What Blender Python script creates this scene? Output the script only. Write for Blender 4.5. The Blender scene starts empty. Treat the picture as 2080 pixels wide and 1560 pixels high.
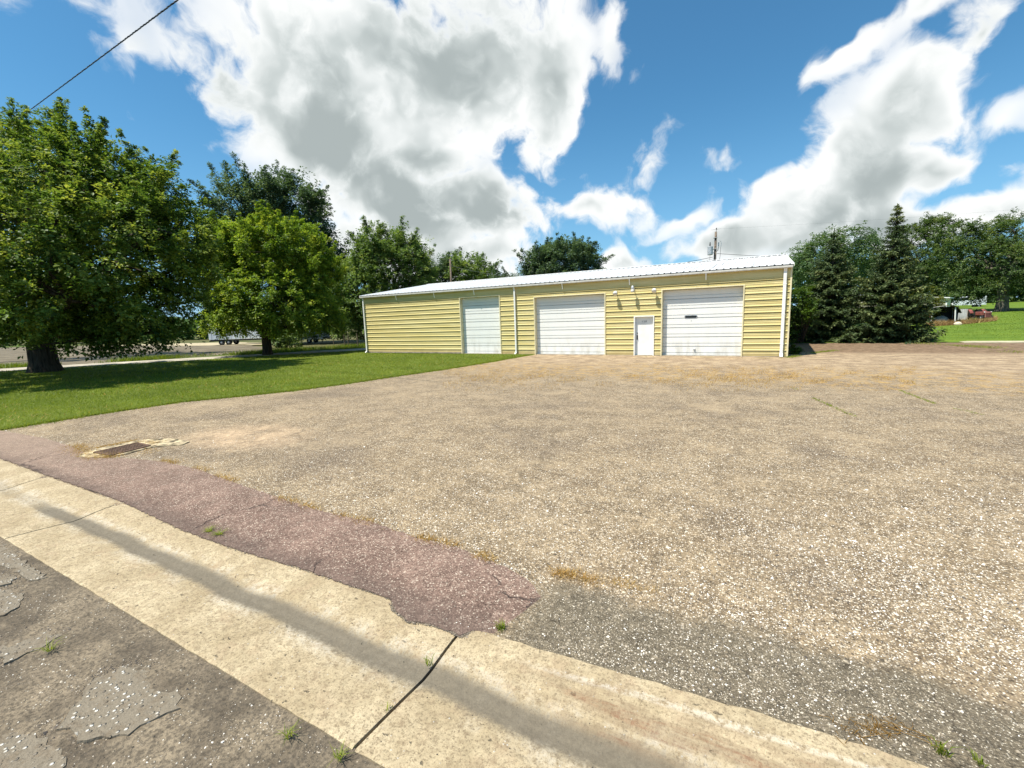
import bpy, bmesh, math, random
import numpy as np
from mathutils import Vector, Matrix

# ------------------------------------------------------------------ camera, sky, sun, exposure
SC = bpy.context.scene
COL = SC.collection
R = math.radians
CAM_H = 2.21
YAW, PITCH, ROLL = R(28.8), R(8.228), R(-1.8976)
FPX = 911.9                                    # focal length in pixels of a 2080 px wide picture
CAM_M = Matrix.Rotation(YAW, 4, 'Z') @ Matrix.Rotation(R(90) - PITCH, 4, 'X') @ Matrix.Rotation(ROLL, 4, 'Z')

cam_data = bpy.data.cameras.new('camera')
cam_data.sensor_width = 36.0
cam_data.lens = FPX / 2080 * 36.0
cam_data.clip_start = 0.05
cam_data.clip_end = 6000
cam = bpy.data.objects.new('camera', cam_data)
COL.objects.link(cam)
cam.matrix_world = Matrix.Translation((0, 0, CAM_H)) @ CAM_M
SC.camera = cam


def ray(px, py):
    """unit world direction of a photograph pixel (2080 x 1560)"""
    return (CAM_M.to_3x3() @ Vector(((px - 1040) / FPX, -(py - 780) / FPX, -1.0))).normalized()


FWD = CAM_M.to_3x3() @ Vector((0, 0, -1))


def gpt(px, py, z=0.0):
    d = ray(px, py)
    t = (z - CAM_H) / d.z
    return Vector((d.x * t, d.y * t, z))


def dpt(px, py, depth):
    """world point at a horizontal depth in front of the camera"""
    d = ray(px, py)
    h = Vector((-math.sin(YAW), math.cos(YAW), 0))
    return Vector((0, 0, CAM_H)) + d * (depth / d.dot(h))


SUN_AZ, SUN_EL = R(36), R(64)                  # to the left of the facade normal, above the horizon
SUN_DIR = Vector((-math.sin(SUN_AZ) * math.cos(SUN_EL), -math.cos(SUN_AZ) * math.cos(SUN_EL), math.sin(SUN_EL)))
sun_data = bpy.data.lights.new('sun', 'SUN')
sun_data.energy = 5.0
sun_data.angle = R(0.55)
sun_data.color = (1.0, 0.945, 0.84)
sun = bpy.data.objects.new('sun', sun_data)
COL.objects.link(sun)
sun.rotation_euler = SUN_DIR.to_track_quat('Z', 'Y').to_euler()

SC.view_settings.view_transform = 'Standard'
SC.view_settings.look = 'None'
SC.view_settings.exposure = 0.6
SC.view_settings.gamma = 1.0
SC.view_settings.use_curve_mapping = False


class NG:
    """small helper for writing node graphs"""

    def __init__(self, tree):
        self.t = tree

    def n(self, kind, **kw):
        nd = self.t.nodes.new(kind)
        for k, v in kw.items():
            setattr(nd, k, v)
        return nd

    def put(self, sock, v):
        if v is None:
            return
        if hasattr(v, 'is_output'):
            self.t.links.new(v, sock)
        else:
            if sock.type == 'RGBA' and not isinstance(v, (int, float)) and len(v) == 3:
                v = (*v, 1.0)
            sock.default_value = v

    def m(self, op, a, b=None, c=None, clamp=False):
        nd = self.n('ShaderNodeMath', operation=op, use_clamp=clamp)
        self.put(nd.inputs[0], a)
        self.put(nd.inputs[1], b)
        if c is not None:
            self.put(nd.inputs[2], c)
        return nd.outputs[0]

    def v(self, op, a, b=None, scale=None):
        nd = self.n('ShaderNodeVectorMath', operation=op)
        self.put(nd.inputs[0], a)
        self.put(nd.inputs[1], b)
        if scale is not None:
            self.put(nd.inputs[3], scale)
        return nd.outputs[1] if op in ('DOT_PRODUCT', 'LENGTH', 'DISTANCE') else nd.outputs[0]

    def xyz(self, x, y, z):
        nd = self.n('ShaderNodeCombineXYZ')
        for s, q in zip(nd.inputs, (x, y, z)):
            self.put(s, q)
        return nd.outputs[0]

    def sep(self, v):
        nd = self.n('ShaderNodeSeparateXYZ')
        self.put(nd.inputs[0], v)
        return nd.outputs

    def noise(self, vec, scale, detail=6.0, rough=0.55, dist=0.0, color=False):
        nd = self.n('ShaderNodeTexNoise')
        self.put(nd.inputs['Vector'], vec)
        nd.inputs['Scale'].default_value = scale
        nd.inputs['Detail'].default_value = detail
        nd.inputs['Roughness'].default_value = rough
        nd.inputs['Distortion'].default_value = dist
        return nd.outputs['Color' if color else 'Fac']

    def voro(self, vec, scale, feature='F1', rand=1.0):
        nd = self.n('ShaderNodeTexVoronoi', feature=feature)
        self.put(nd.inputs['Vector'], vec)
        nd.inputs['Scale'].default_value = scale
        nd.inputs['Randomness'].default_value = rand
        return nd

    def sm(self, x, lo, hi, a=0.0, b=1.0):
        nd = self.n('ShaderNodeMapRange', interpolation_type='SMOOTHSTEP')
        self.put(nd.inputs[0], x)
        for i, q in enumerate((lo, hi, a, b)):
            self.put(nd.inputs[1 + i], q)
        return nd.outputs[0]

    def lin(self, x, lo, hi, a=0.0, b=1.0):
        nd = self.n('ShaderNodeMapRange')
        self.put(nd.inputs[0], x)
        for i, q in enumerate((lo, hi, a, b)):
            self.put(nd.inputs[1 + i], q)
        return nd.outputs[0]

    def mix(self, f, a, b, mode='MIX'):
        nd = self.n('ShaderNodeMix', data_type='RGBA', blend_type=mode)
        self.put(nd.inputs[0], f)
        self.put(nd.inputs[6], a)
        self.put(nd.inputs[7], b)
        return nd.outputs[2]

    def ramp(self, f, stops, interp='LINEAR'):
        nd = self.n('ShaderNodeValToRGB')
        nd.color_ramp.interpolation = interp
        els = nd.color_ramp.elements
        while len(els) < len(stops):
            els.new(0.5)
        for e, (p, c) in zip(els, stops):
            e.position = p
            e.color = (*c, 1.0)
        self.put(nd.inputs[0], f)
        return nd.outputs[0]


def build_world():
    w = bpy.data.worlds.new('World')
    SC.world = w
    w.use_nodes = True
    w.cycles.sampling_method = 'NONE'
    t = w.node_tree
    t.nodes.clear()
    g = NG(t)
    sky = g.n('ShaderNodeTexSky', sky_type='NISHITA')
    sky.sun_disc = False
    sky.sun_elevation = SUN_EL
    sky.sun_rotation = math.atan2(SUN_DIR.x, SUN_DIR.y)
    sky.altitude = 300
    sky.air_density = 1.0
    sky.dust_density = 0.6
    sky.ozone_density = 2.5
    d = g.n('ShaderNodeTexCoord').outputs['Generated']
    dz = g.sep(d)[2]
    # domain warp gives the cloud edges their billows
    w1 = g.v('SUBTRACT', g.noise(d, 4.0, 1, 0.5, color=True), (0.5, 0.5, 0.5))
    w2 = g.v('SUBTRACT', g.noise(d, 14.0, 2, 0.6, color=True), (0.5, 0.5, 0.5))
    dw = g.v('ADD', g.v('ADD', d, g.v('SCALE', w1, scale=0.13)), g.v('SCALE', w2, scale=0.055))
    fb = g.noise(dw, 6.5, 8, 0.62)
    fb_up = g.noise(g.v('ADD', dw, tuple(SUN_DIR * 0.05)), 6.5, 3, 0.6)

    def field(vec, blobs, k=0.15):
        """smooth union of ellipses on the sky, 1 in the middle and 0 at the rim of each"""
        tot = None
        for px, py, rx, ry, ang, amp in blobs:
            a = R(ang)
            c = ray(px, py)
            e1 = ray(px + rx * math.cos(a), py + rx * math.sin(a)) - c
            e2 = ray(px - ry * math.sin(a), py + ry * math.cos(a)) - c
            l1, l2 = e1.length, e2.length
            e1.normalize()
            e2 = (e2 - e1 * e2.dot(e1)).normalized()
            e3 = e1.cross(e2)
            mp = g.n('ShaderNodeMapping', vector_type='TEXTURE')
            g.put(mp.inputs[0], vec)
            mp.inputs['Location'].default_value = c
            mp.inputs['Rotation'].default_value = Matrix((e1, e2, e3)).transposed().to_euler('XYZ')
            mp.inputs['Scale'].default_value = (l1, l2, 0.8)
            q = g.v('LENGTH', mp.outputs[0])
            f = g.m('MULTIPLY_ADD', q, -amp, amp)
            tot = f if tot is None else g.m('SMOOTH_MAX', tot, f, k)
        return tot

    CLOUD = [
        # the large cumulus over the warehouse
        (635, 130, 255, 200, 0, 1.15), (860, 130, 390, 270, 0, 1.2), (640, 270, 310, 120, 22, 1.1),
        (1110, 170, 140, 230, 0, 0.95), (800, 400, 270, 120, 32, 1.15), (870, -230, 380, 280, 0, 1.0),
        (990, 440, 190, 120, 10, 1.05), (930, 545, 340, 70, 0, 0.85), (760, 510, 190, 90, 10, 0.9), (640, 420, 120, 50, 30, 0.6),
        (1255, 80, 50, 110, 25, 0.5),
        (455, 160, 135, 150, 0, 1.0), (880, 320, 150, 90, 0, 0.9),
        # torn shreds to its right
        (1190, 415, 220, 54, -4, 0.72), (1335, 345, 115, 50, -22, 0.56), (1300, 398, 130, 42, 0, 0.54),
        (1480, 348, 46, 42, 0, 0.46), (1245, 528, 85, 48, 0, 0.75), (1400, 452, 70, 26, 0, 0.4),
        # the leaning tower on the right
        (1760, 330, 260, 140, -38, 1.1), (1630, 430, 210, 105, -32, 1.0), (1850, 215, 240, 130, -52, 1.05),
        (1975, 60, 170, 66, -55, 0.85), (1475, 500, 140, 42, -5, 0.9), (1890, 335, 120, 75, 0, 0.85),
        (1780, 455, 290, 90, 0, 1.0), (1725, 115, 190, 44, -38, 0.6), (1870, 10, 150, 40, -35, 0.55),
        (2050, 232, 100, 40, -10, 0.34), (2045, 335, 85, 30, 0, 0.3), (2010, 430, 200, 52, -14, 0.9),
        # wisps at the upper left
        (110, 6, 200, 40, 8, 0.32), (268, 125, 40, 70, 20, 0.36),
    ]
    DARK = [
        (690, 310, 420, 130, 22, 0.85), (880, 420, 300, 150, 28, 1.0), (940, 80, 280, 180, 0, 0.75),
        (800, -250, 400, 220, 0, 0.6), (480, 210, 100, 110, 20, 0.2), (800, 520, 280, 60, 5, 0.55),
        (1720, 440, 270, 110, -20, 0.85), (1640, 508, 360, 40, 0, 0.8), (1810, 320, 220, 90, -38, 0.5),
    ]
    f = field(dw, CLOUD)
    # the rest of the sky carries the same kind of fair-weather cloud
    amb = g.sm(g.noise(dw, 2.3, 1, 0.5), 0.54, 0.70, -0.6, 0.4)
    behind = g.m('MINIMUM', g.lin(g.v('DOT_PRODUCT', d, tuple(FWD)), 0.3, 0.5, 1.0, -1.0), amb)
    f = g.m('MAXIMUM', f, behind)
    # cauliflower heads: rounded cells along the edges
    cel = g.n('ShaderNodeTexVoronoi', feature='F1')
    g.put(cel.inputs['Vector'], dw)
    cel.inputs['Scale'].default_value = 11.0
    cel.inputs['Detail'].default_value = 1.5
    cel.inputs['Roughness'].default_value = 0.55
    puff = g.m('SUBTRACT', 0.66, cel.outputs['Distance'])
    dens = g.m('ADD', f, g.m('MULTIPLY_ADD', g.m('SUBTRACT', fb, 0.5), 1.9, g.m('MULTIPLY', puff, 0.5)))
    alpha = g.m('MULTIPLY', g.sm(dens, -0.03, 0.33), g.sm(f, -0.1, 0.5, 0.6, 1.0))
    # light inside the clouds: bright rims facing the sun, grey where they are deep
    dk = field(g.v('ADD', d, g.v('SCALE', w1, scale=0.16)), DARK, 0.35)
    dk = g.m('MAXIMUM', dk, g.lin(behind, 0.05, 0.4, 0.0, 0.5))
    relief = g.m('SUBTRACT', fb, fb_up)
    shade = g.m('ADD', g.m('MULTIPLY', dk, 0.8), g.m('ADD', g.m('MULTIPLY', puff, -0.3), g.m('MULTIPLY_ADD', relief, -2.0, g.sm(f, 0.1, 0.8, -0.02, 0.4))))
    shade = g.m('MULTIPLY', shade, g.sm(dens, 0.05, 0.8))
    ccol = g.ramp(g.sm(shade, -0.15, 1.0), [(0.0, (1.0, 1.0, 0.985)), (0.3, (0.78, 0.815, 0.81)),
                                             (0.65, (0.57, 0.62, 0.615)), (1.0, (0.39, 0.44, 0.44))])
    skyc = g.v('MULTIPLY', sky.outputs[0], (0.049, 0.092, 0.101))
    hz = g.m('POWER', g.lin(dz, 0.0, 0.42, 1.0, 0.0), 2.2)
    skyc = g.mix(g.m('MULTIPLY', hz, 0.85), skyc, (0.245, 0.395, 0.585))
    col = g.mix(alpha, skyc, g.v('SCALE', ccol, scale=0.735))
    bg = g.n('ShaderNodeBackground')
    g.put(bg.inputs[0], col)
    bg.inputs[1].default_value = 1.0
    out = g.n('ShaderNodeOutputWorld')
    t.links.new(bg.outputs[0], out.inputs[0])


build_world()

SC.cycles.max_bounces = 6
SC.cycles.diffuse_bounces = 3
SC.cycles.glossy_bounces = 2
SC.cycles.transmission_bounces = 4
SC.cycles.transparent_max_bounces = 4
SC.cycles.caustics_reflective = False
SC.cycles.caustics_refractive = False

RNG = np.random.default_rng(11)
random.seed(5)


# ------------------------------------------------------------------ materials
def mat(name, rough=0.8, spec=0.3):
    m = bpy.data.materials.new(name)
    m.use_nodes = True
    t = m.node_tree
    b = t.nodes['Principled BSDF']
    b.inputs['Roughness'].default_value = rough
    b.inputs['Specular IOR Level'].default_value = spec
    g = NG(t)
    g.b = b
    g.pos = g.n('ShaderNodeNewGeometry').outputs['Position']
    return m, g


def bump(g, height, strength=0.5, dist=0.01):
    nd = g.n('ShaderNodeBump')
    nd.inputs['Strength'].default_value = strength
    nd.inputs['Distance'].default_value = dist
    g.put(nd.inputs['Height'], height)
    g.put(g.b.inputs['Normal'], nd.outputs[0])


def base(g, c):
    g.put(g.b.inputs['Base Color'], c)


def simple(name, c, rough=0.6, var=0.12, scale=3.0, metal=0.0, spec=0.3, bmp=0.0):
    """one paint or material with uneven wear"""
    m, g = mat(name, rough, spec)
    n = g.noise(g.pos, scale, 6, 0.6)
    dark = tuple(x * (1 - var * 1.6) for x in c)
    lite = tuple(min(1, x * (1 + var)) for x in c)
    base(g, g.mix(g.sm(n, 0.3, 0.7), dark, lite))
    g.b.inputs['Metallic'].default_value = metal
    if bmp:
        bump(g, g.noise(g.pos, scale * 12, 4), bmp, 0.004)
    return m


def attr(g, name):
    nd = g.n('ShaderNodeAttribute')
    nd.attribute_name = name
    return nd.outputs['Fac']


def leaf_mat(name, c0, c1, c2, trans=0.35, rough=0.5):
    m, g = mat(name, rough, 0.35)
    col = g.ramp(attr(g, 'tone'), [(0.05, c0), (0.5, c1), (0.95, c2)])
    base(g, col)
    tr = g.n('ShaderNodeBsdfTranslucent')
    g.put(tr.inputs[0], g.v('MULTIPLY', col, (1.25, 1.2, 0.6)))
    mx = g.n('ShaderNodeMixShader')
    mx.inputs[0].default_value = trans
    g.t.links.new(g.b.outputs[0], mx.inputs[1])
    g.t.links.new(tr.outputs[0], mx.inputs[2])
    out = [n for n in g.t.nodes if n.type == 'OUTPUT_MATERIAL'][0]
    g.t.links.new(mx.outputs[0], out.inputs[0])
    return m


def aggregate(g, scale, stops, cover_noise=True):
    """stone chips set in a binder: returns colour and height"""
    v = g.voro(g.pos, scale)
    cell = g.sep(v.outputs['Color'])
    chip = g.ramp(cell[0], stops, 'LINEAR')
    rim = g.sm(v.outputs['Distance'], 0.28, 0.62)
    return chip, rim, cell


def make_lot():
    m, g = mat('worn_chip_seal', 0.9, 0.2)
    P = g.pos
    x, y, z = g.sep(P)
    big = g.noise(P, 0.35, 5, 0.6)
    med = g.noise(P, 1.7, 6, 0.62)
    fine = g.noise(P, 55.0, 3, 0.6)
    # chips of two sizes in a dusty tan binder
    chip, rim, cell = aggregate(g, 62.0, [(0.0, (0.06, 0.05, 0.042)), (0.22, (0.17, 0.14, 0.105)),
                                          (0.5, (0.38, 0.305, 0.21)), (0.74, (0.50, 0.42, 0.305)),
                                          (0.9, (0.68, 0.63, 0.54)), (1.0, (0.82, 0.79, 0.73))])
    chip2, rim2, cell2 = aggregate(g, 27.0, [(0.0, (0.05, 0.045, 0.04)), (0.4, (0.33, 0.27, 0.2)),
                                             (0.75, (0.52, 0.455, 0.36)), (1.0, (0.74, 0.70, 0.62))])
    binder = g.mix(g.sm(med, 0.35, 0.65), (0.165, 0.13, 0.09), (0.28, 0.225, 0.155))
    col = g.mix(rim, chip, binder)
    bigchip = g.m('MULTIPLY', g.m('GREATER_THAN', cell2[1], g.sm(g.noise(P, 0.8, 4, 0.6), 0.38, 0.62, 0.96, 0.78)), g.m('SUBTRACT', 1.0, rim2))
    col = g.mix(g.m('MULTIPLY', bigchip, 0.85), col, chip2)
    # bald darker tar patches and dusty light ones
    tar = g.m('MULTIPLY', g.sm(big, 0.5, 0.64), 0.42)
    col = g.mix(g.m('MULTIPLY', tar, g.m('ADD', 0.35, rim)), col, (0.115, 0.095, 0.08))
    dust = g.sm(g.noise(P, 0.6, 5, 0.65), 0.5, 0.72)
    col = g.mix(g.m('MULTIPLY', dust, 0.5), col, (0.42, 0.345, 0.245))
    # fresher grey asphalt along the kerb at the right
    e = g.m('ADD', g.m('MULTIPLY', g.m('SUBTRACT', med, 0.5), 0.9), y)
    near = g.m('MULTIPLY', g.sm(e, 3.02, 3.3, 1.0, 0.0), g.sm(x, -1.75, -1.2))
    chip3, rim3, cell3 = aggregate(g, 115.0, [(0.0, (0.05, 0.045, 0.036)), (0.6, (0.15, 0.135, 0.105)), (0.85, (0.32, 0.29, 0.23)), (1.0, (0.72, 0.69, 0.62))])
    grey = g.mix(rim3, chip3, g.mix(fine, (0.075, 0.066, 0.05), (0.20, 0.178, 0.14)))
    grey = g.mix(g.m('MULTIPLY', bigchip, 0.3), grey, chip2)
    cr2 = g.voro(g.v('ADD', P, g.v('SCALE', g.noise(P, 5.0, 4, 0.65, color=True), scale=0.3)), 1.9, 'DISTANCE_TO_EDGE')
    crk = g.m('MULTIPLY', g.sm(cr2.outputs['Distance'], 0.004, 0.022, 1.0, 0.0), g.sm(g.noise(P, 1.4, 2), 0.48, 0.56))
    grey = g.mix(g.m('MULTIPLY', crk, 0.75), grey, (0.05, 0.043, 0.033))
    col = g.mix(g.m('MULTIPLY', near, 0.9), col, grey)
    # sandy wash and dead grass in front of the doors, brown soil at the far right
    wx = g.m('ADD', y, g.m('MULTIPLY', g.m('SUBTRACT', big, 0.5), 7.0))
    wash = g.m('MULTIPLY', g.sm(wx, 15.0, 23.0), 0.72)
    sand = g.mix(g.sm(med, 0.35, 0.66), (0.29, 0.213, 0.143), (0.50, 0.40, 0.285))
    col = g.mix(g.m('MULTIPLY', wash, g.sm(med, 0.25, 0.6, 0.45, 1.0)), col, sand)
    straw = g.m('MULTIPLY', g.m('MULTIPLY', g.sm(wx, 14.0, 17.0), g.sm(wx, 18.5, 22.0, 1.0, 0.0)),
                g.sm(g.noise(P, 3.2, 6, 0.7), 0.46, 0.62))
    col = g.mix(g.m('MULTIPLY', straw, 0.75), col, (0.44, 0.30, 0.115))
    soil = g.m('MULTIPLY', g.sm(g.m('ADD', y, g.m('MULTIPLY', g.m('SUBTRACT', med, 0.5), 3.0)), 26.6, 28.6), g.sm(x, 0.8, 2.2))
    sc = g.mix(g.sm(g.noise(P, 2.8, 6, 0.7), 0.35, 0.65), (0.12, 0.083, 0.055), (0.27, 0.195, 0.135))
    col = g.mix(g.m('MULTIPLY', soil, 0.92), col, sc)
    # pale sandy fan near the storm drain
    fan = g.sm(g.v('LENGTH', g.v('MULTIPLY', g.v('SUBTRACT', P, (-9.2, 5.3, 0)), (0.5, 0.8, 0))), 0.25, 1.0, 1.0, 0.0)
    col = g.mix(g.m('MULTIPLY', fan, g.sm(med, 0.3, 0.6, 0.2, 0.75)), col, (0.52, 0.40, 0.285))
    # cracks
    cr = g.voro(g.v('ADD', P, g.v('SCALE', g.noise(P, 1.1, 4, 0.6, color=True), scale=0.9)), 0.27, 'DISTANCE_TO_EDGE')
    crack = g.m('MULTIPLY', g.sm(cr.outputs['Distance'], 0.004, 0.018, 1.0, 0.0), g.sm(g.noise(P, 0.5, 2), 0.5, 0.6))
    col = g.mix(g.m('MULTIPLY', crack, 0.32), col, (0.08, 0.066, 0.05))
    spk = g.noise(P, 9.0, 8, 0.9)
    k = g.lin(spk, 0.36, 0.64, 0.62, 1.46)
    col = g.v('MULTIPLY', g.v('SCALE', col, scale=k), (0.93, 0.87, 0.78))
    base(g, col)
    h = g.m('ADD', g.m('MULTIPLY', g.m('SUBTRACT', 1.0, rim), g.m('ADD', 0.3, cell[1])),
            g.m('MULTIPLY', bigchip, 1.4))
    h = g.m('SUBTRACT', h, g.m('MULTIPLY', crack, 0.6))
    bump(g, g.m('ADD', h, g.m('MULTIPLY', fine, 0.8)), 0.9, 0.006)
    return m


def make_red():
    m, g = mat('old_pink_asphalt', 0.9, 0.2)
    P = g.pos
    med = g.noise(P, 2.1, 6, 0.6)
    chip, rim, cell = aggregate(g, 78.0, [(0.0, (0.07, 0.046, 0.040)), (0.4, (0.22, 0.15, 0.13)),
                                          (0.7, (0.37, 0.265, 0.23)), (0.88, (0.55, 0.44, 0.38)), (1.0, (0.82, 0.75, 0.66))])
    binder = g.mix(g.sm(med, 0.35, 0.7), (0.145, 0.10, 0.085), (0.27, 0.19, 0.162))
    col = g.mix(g.m('MULTIPLY_ADD', rim, 0.75, 0.1), chip, binder)
    x, y, z = g.sep(P)
    dusty = g.sm(x, -15.0, -6.0, 0.55, 0.0)
    col = g.mix(dusty, col, (0.36, 0.285, 0.23))
    edge = g.sm(g.m('ADD', y, g.m('MULTIPLY', med, 0.25)), 2.5, 2.85, 1.0, 0.0)
    col = g.mix(g.m('MULTIPLY', edge, 0.6), col, (0.115, 0.088, 0.08))
    cr = g.voro(g.v('ADD', P, g.v('SCALE', g.noise(P, 2.5, 4, 0.6, color=True), scale=0.5)), 0.75, 'DISTANCE_TO_EDGE')
    crack = g.m('MULTIPLY', g.sm(cr.outputs['Distance'], 0.003, 0.014, 1.0, 0.0), g.sm(g.noise(P, 0.8, 2), 0.5, 0.58))
    col = g.mix(g.m('MULTIPLY', crack, 0.7), col, (0.04, 0.03, 0.03))
    col = g.v('MULTIPLY', g.v('SCALE', col, scale=g.lin(g.noise(P, 12.0, 8, 0.9), 0.36, 0.64, 0.75, 1.3)), (0.83, 0.79, 0.715))
    base(g, col)
    h = g.m('SUBTRACT', g.m('MULTIPLY', g.m('SUBTRACT', 1.0, rim), cell[1]), g.m('MULTIPLY', crack, 2.5))
    bump(g, g.m('ADD', h, g.noise(P, 40, 4)), 0.8, 0.005)
    return m


def make_concrete():
    m, g = mat('kerb_concrete', 0.88, 0.25)
    P = g.pos
    x, y, z = g.sep(P)
    med = g.noise(P, 2.3, 7, 0.65)
    fine = g.noise(P, 62.0, 3, 0.8)
    grit = g.noise(P, 25.0, 6, 0.8)
    col = g.mix(g.sm(med, 0.32, 0.7), (0.45, 0.36, 0.22), (0.64, 0.535, 0.35))
    col = g.mix(g.m('MULTIPLY', g.sm(grit, 0.47, 0.64), 0.75), col, (0.29, 0.22, 0.135))
    col = g.mix(g.m('MULTIPLY', g.sm(fine, 0.5, 0.34), 0.8), col, (0.20, 0.155, 0.095))
    v = g.voro(P, 48.0)
    vs = g.sep(v.outputs['Color'])
    peb = g.m('MULTIPLY', g.m('GREATER_THAN', vs[0], 0.93), g.sm(v.outputs['Distance'], 0.12, 0.3, 1.0, 0.0))
    col = g.mix(peb, col, g.mix(g.m('GREATER_THAN', vs[1], 0.4), (0.05, 0.045, 0.04), (0.66, 0.62, 0.54)))
    blot = g.sm(g.noise(P, 5.5, 5, 0.7), 0.5, 0.72)
    col = g.mix(g.m('MULTIPLY', blot, 0.35), col, (0.44, 0.315, 0.205))
    pv = g.voro(g.v('ADD', g.v('MULTIPLY', P, (1.0, 2.0, 1.0)), g.v('SCALE', g.noise(P, 12.0, 3, 0.6, color=True), scale=0.14)), 7.5)
    pit = g.m('MULTIPLY', g.m('GREATER_THAN', g.sep(pv.outputs['Color'])[0], 0.6), g.sm(pv.outputs['Distance'], 0.05, 0.16, 1.0, 0.0))
    col = g.mix(g.m('MULTIPLY', pit, 0.75), col, (0.12, 0.095, 0.065))
    # silt settled along the flow line
    yy = g.m('ADD', y, g.m('ADD', g.m('MULTIPLY', g.m('SUBTRACT', g.noise(P, 1.1, 3, 0.5), 0.5), 0.16),
                           g.m('MULTIPLY', g.m('SUBTRACT', grit, 0.5), 0.10)))
    off = g.m('ABSOLUTE', g.m('SUBTRACT', yy, 1.965))
    wide = g.lin(x, -10.0, 0.0, 0.085, 0.12)
    silt = g.sm(off, g.m('MULTIPLY', wide, 0.45), g.m('MULTIPLY', wide, 1.25), 1.0, 0.0)
    pale = g.m('MULTIPLY', g.sm(off, wide, g.m('MULTIPLY', wide, 2.2), 1.0, 0.0), g.sm(med, 0.42, 0.58))
    col = g.mix(g.m('MULTIPLY', g.m('MULTIPLY', pale, g.sm(grit, 0.62, 0.4)), 0.5), col, (0.58, 0.55, 0.48))
    silt = g.m('MULTIPLY', silt, g.sm(x, -8.7, -7.9, 0.25, 1.0))
    col = g.mix(g.m('MULTIPLY', silt, 0.93), col, g.mix(fine, (0.15, 0.13, 0.095), (0.225, 0.195, 0.145)))
    # rust and dirt on the rising kerb at the right
    st = g.noise(g.v('MULTIPLY', P, (1.0, 9.0, 9.0)), 1.6, 6, 0.65)
    kx = g.m('MULTIPLY', g.sm(x, -1.6, -0.6), g.m('MULTIPLY', g.sm(y, 2.0, 2.10), g.sm(y, 2.22, 2.36, 1.0, 0.0)))
    col = g.mix(g.m('MULTIPLY', kx, g.m('MULTIPLY', g.sm(st, 0.40, 0.56, 0.1, 0.8), g.sm(grit, 0.6, 0.42, 0.35, 1.0))), col, g.mix(g.sm(st, 0.52, 0.64), (0.27, 0.195, 0.12), (0.22, 0.105, 0.055)))
    scr = g.m('MULTIPLY', g.sm(x, -1.5, -0.7), g.m('MULTIPLY', g.sm(yy, 2.275, 2.30), g.sm(yy, 2.305, 2.34, 1.0, 0.0)))
    scr = g.m('MULTIPLY', scr, g.sm(grit, 0.62, 0.42))
    col = g.mix(g.m('MULTIPLY', scr, 0.6), col, (0.70, 0.65, 0.54))
    col = g.v('MULTIPLY', g.v('SCALE', col, scale=g.lin(g.noise(P, 16.0, 8, 0.9), 0.36, 0.64, 0.80, 1.14)), (0.80, 0.785, 0.78))
    base(g, col)
    bump(g, g.m('ADD', g.m('MULTIPLY', grit, 1.0), g.m('ADD', g.m('MULTIPLY', fine, 0.5), g.m('SUBTRACT', g.m('MULTIPLY', peb, 0.4), g.m('MULTIPLY', pit, 1.5)))), 0.8, 0.007)
    return m


def make_street():
    m, g = mat('dirty_street', 0.92, 0.2)
    P = g.pos
    med = g.noise(P, 1.8, 7, 0.65)
    fine = g.noise(P, 45.0, 5, 0.7)
    col = g.mix(g.sm(med, 0.36, 0.64), (0.15, 0.12, 0.085), (0.30, 0.24, 0.165))
    col = g.mix(g.m('MULTIPLY', g.sm(fine, 0.44, 0.60), 0.7), col, (0.085, 0.072, 0.055))
    col = g.v('SCALE', col, scale=g.lin(g.noise(P, 11.0, 8, 0.9), 0.36, 0.64, 0.54, 1.12))
    v = g.voro(P, 60.0)
    vs = g.sep(v.outputs['Color'])
    peb = g.m('MULTIPLY', g.m('GREATER_THAN', vs[0], 0.90), g.sm(v.outputs['Distance'], 0.2, 0.42, 1.0, 0.0))
    col = g.mix(peb, col, g.ramp(vs[1], [(0.0, (0.05, 0.045, 0.04)), (0.5, (0.34, 0.28, 0.2)), (1.0, (0.68, 0.63, 0.54))]))
    base(g, col)
    bump(g, g.m('ADD', g.m('MULTIPLY', peb, 0.7), g.m('ADD', fine, g.m('MULTIPLY', med, 2.0))), 0.95, 0.012)
    return m


def make_patch():
    m, g = mat('old_street_asphalt', 0.9, 0.25)
    P = g.pos
    fine = g.noise(P, 60.0, 4, 0.7)
    v = g.voro(P, 36.0)
    vs = g.sep(v.outputs['Color'])
    peb = g.m('MULTIPLY', g.m('GREATER_THAN', vs[0], 0.42), g.sm(v.outputs['Distance'], 0.22, 0.45, 1.0, 0.0))
    col = g.mix(fine, (0.14, 0.118, 0.087), (0.285, 0.24, 0.178))
    col = g.mix(peb, col, g.ramp(vs[1], [(0.0, (0.12, 0.1, 0.08)), (0.4, (0.42, 0.37, 0.29)), (1.0, (0.80, 0.77, 0.7))]))
    silt = g.noise(P, 7.0, 7, 0.75)
    col = g.mix(g.sm(silt, 0.5, 0.6, 0.0, 0.85), col, g.mix(fine, (0.10, 0.08, 0.056), (0.27, 0.215, 0.15)))
    base(g, col)
    bump(g, g.m('ADD', g.m('ADD', peb, fine), g.m('MULTIPLY', g.noise(P, 9.0, 4), 1.5)), 0.95, 0.012)
    return m


def make_turf(name, c0, c1, c2):
    m, g = mat(name, 0.9, 0.15)
    P = g.pos
    n = g.noise(P, 0.5, 6, 0.6)
    f = g.noise(P, 14.0, 5, 0.7)
    col = g.mix(g.sm(n, 0.35, 0.68), c0, c1)
    col = g.mix(g.m('MULTIPLY', g.sm(f, 0.45, 0.7), 0.6), col, c2)
    band = g.noise(g.v('MULTIPLY', P, (0.25, 1.3, 0.0)), 1.0, 5, 0.7)
    col = g.v('SCALE', col, scale=g.lin(band, 0.34, 0.66, 0.72, 1.18))
    base(g, col)
    bump(g, f, 0.8, 0.03)
    return m


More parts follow.
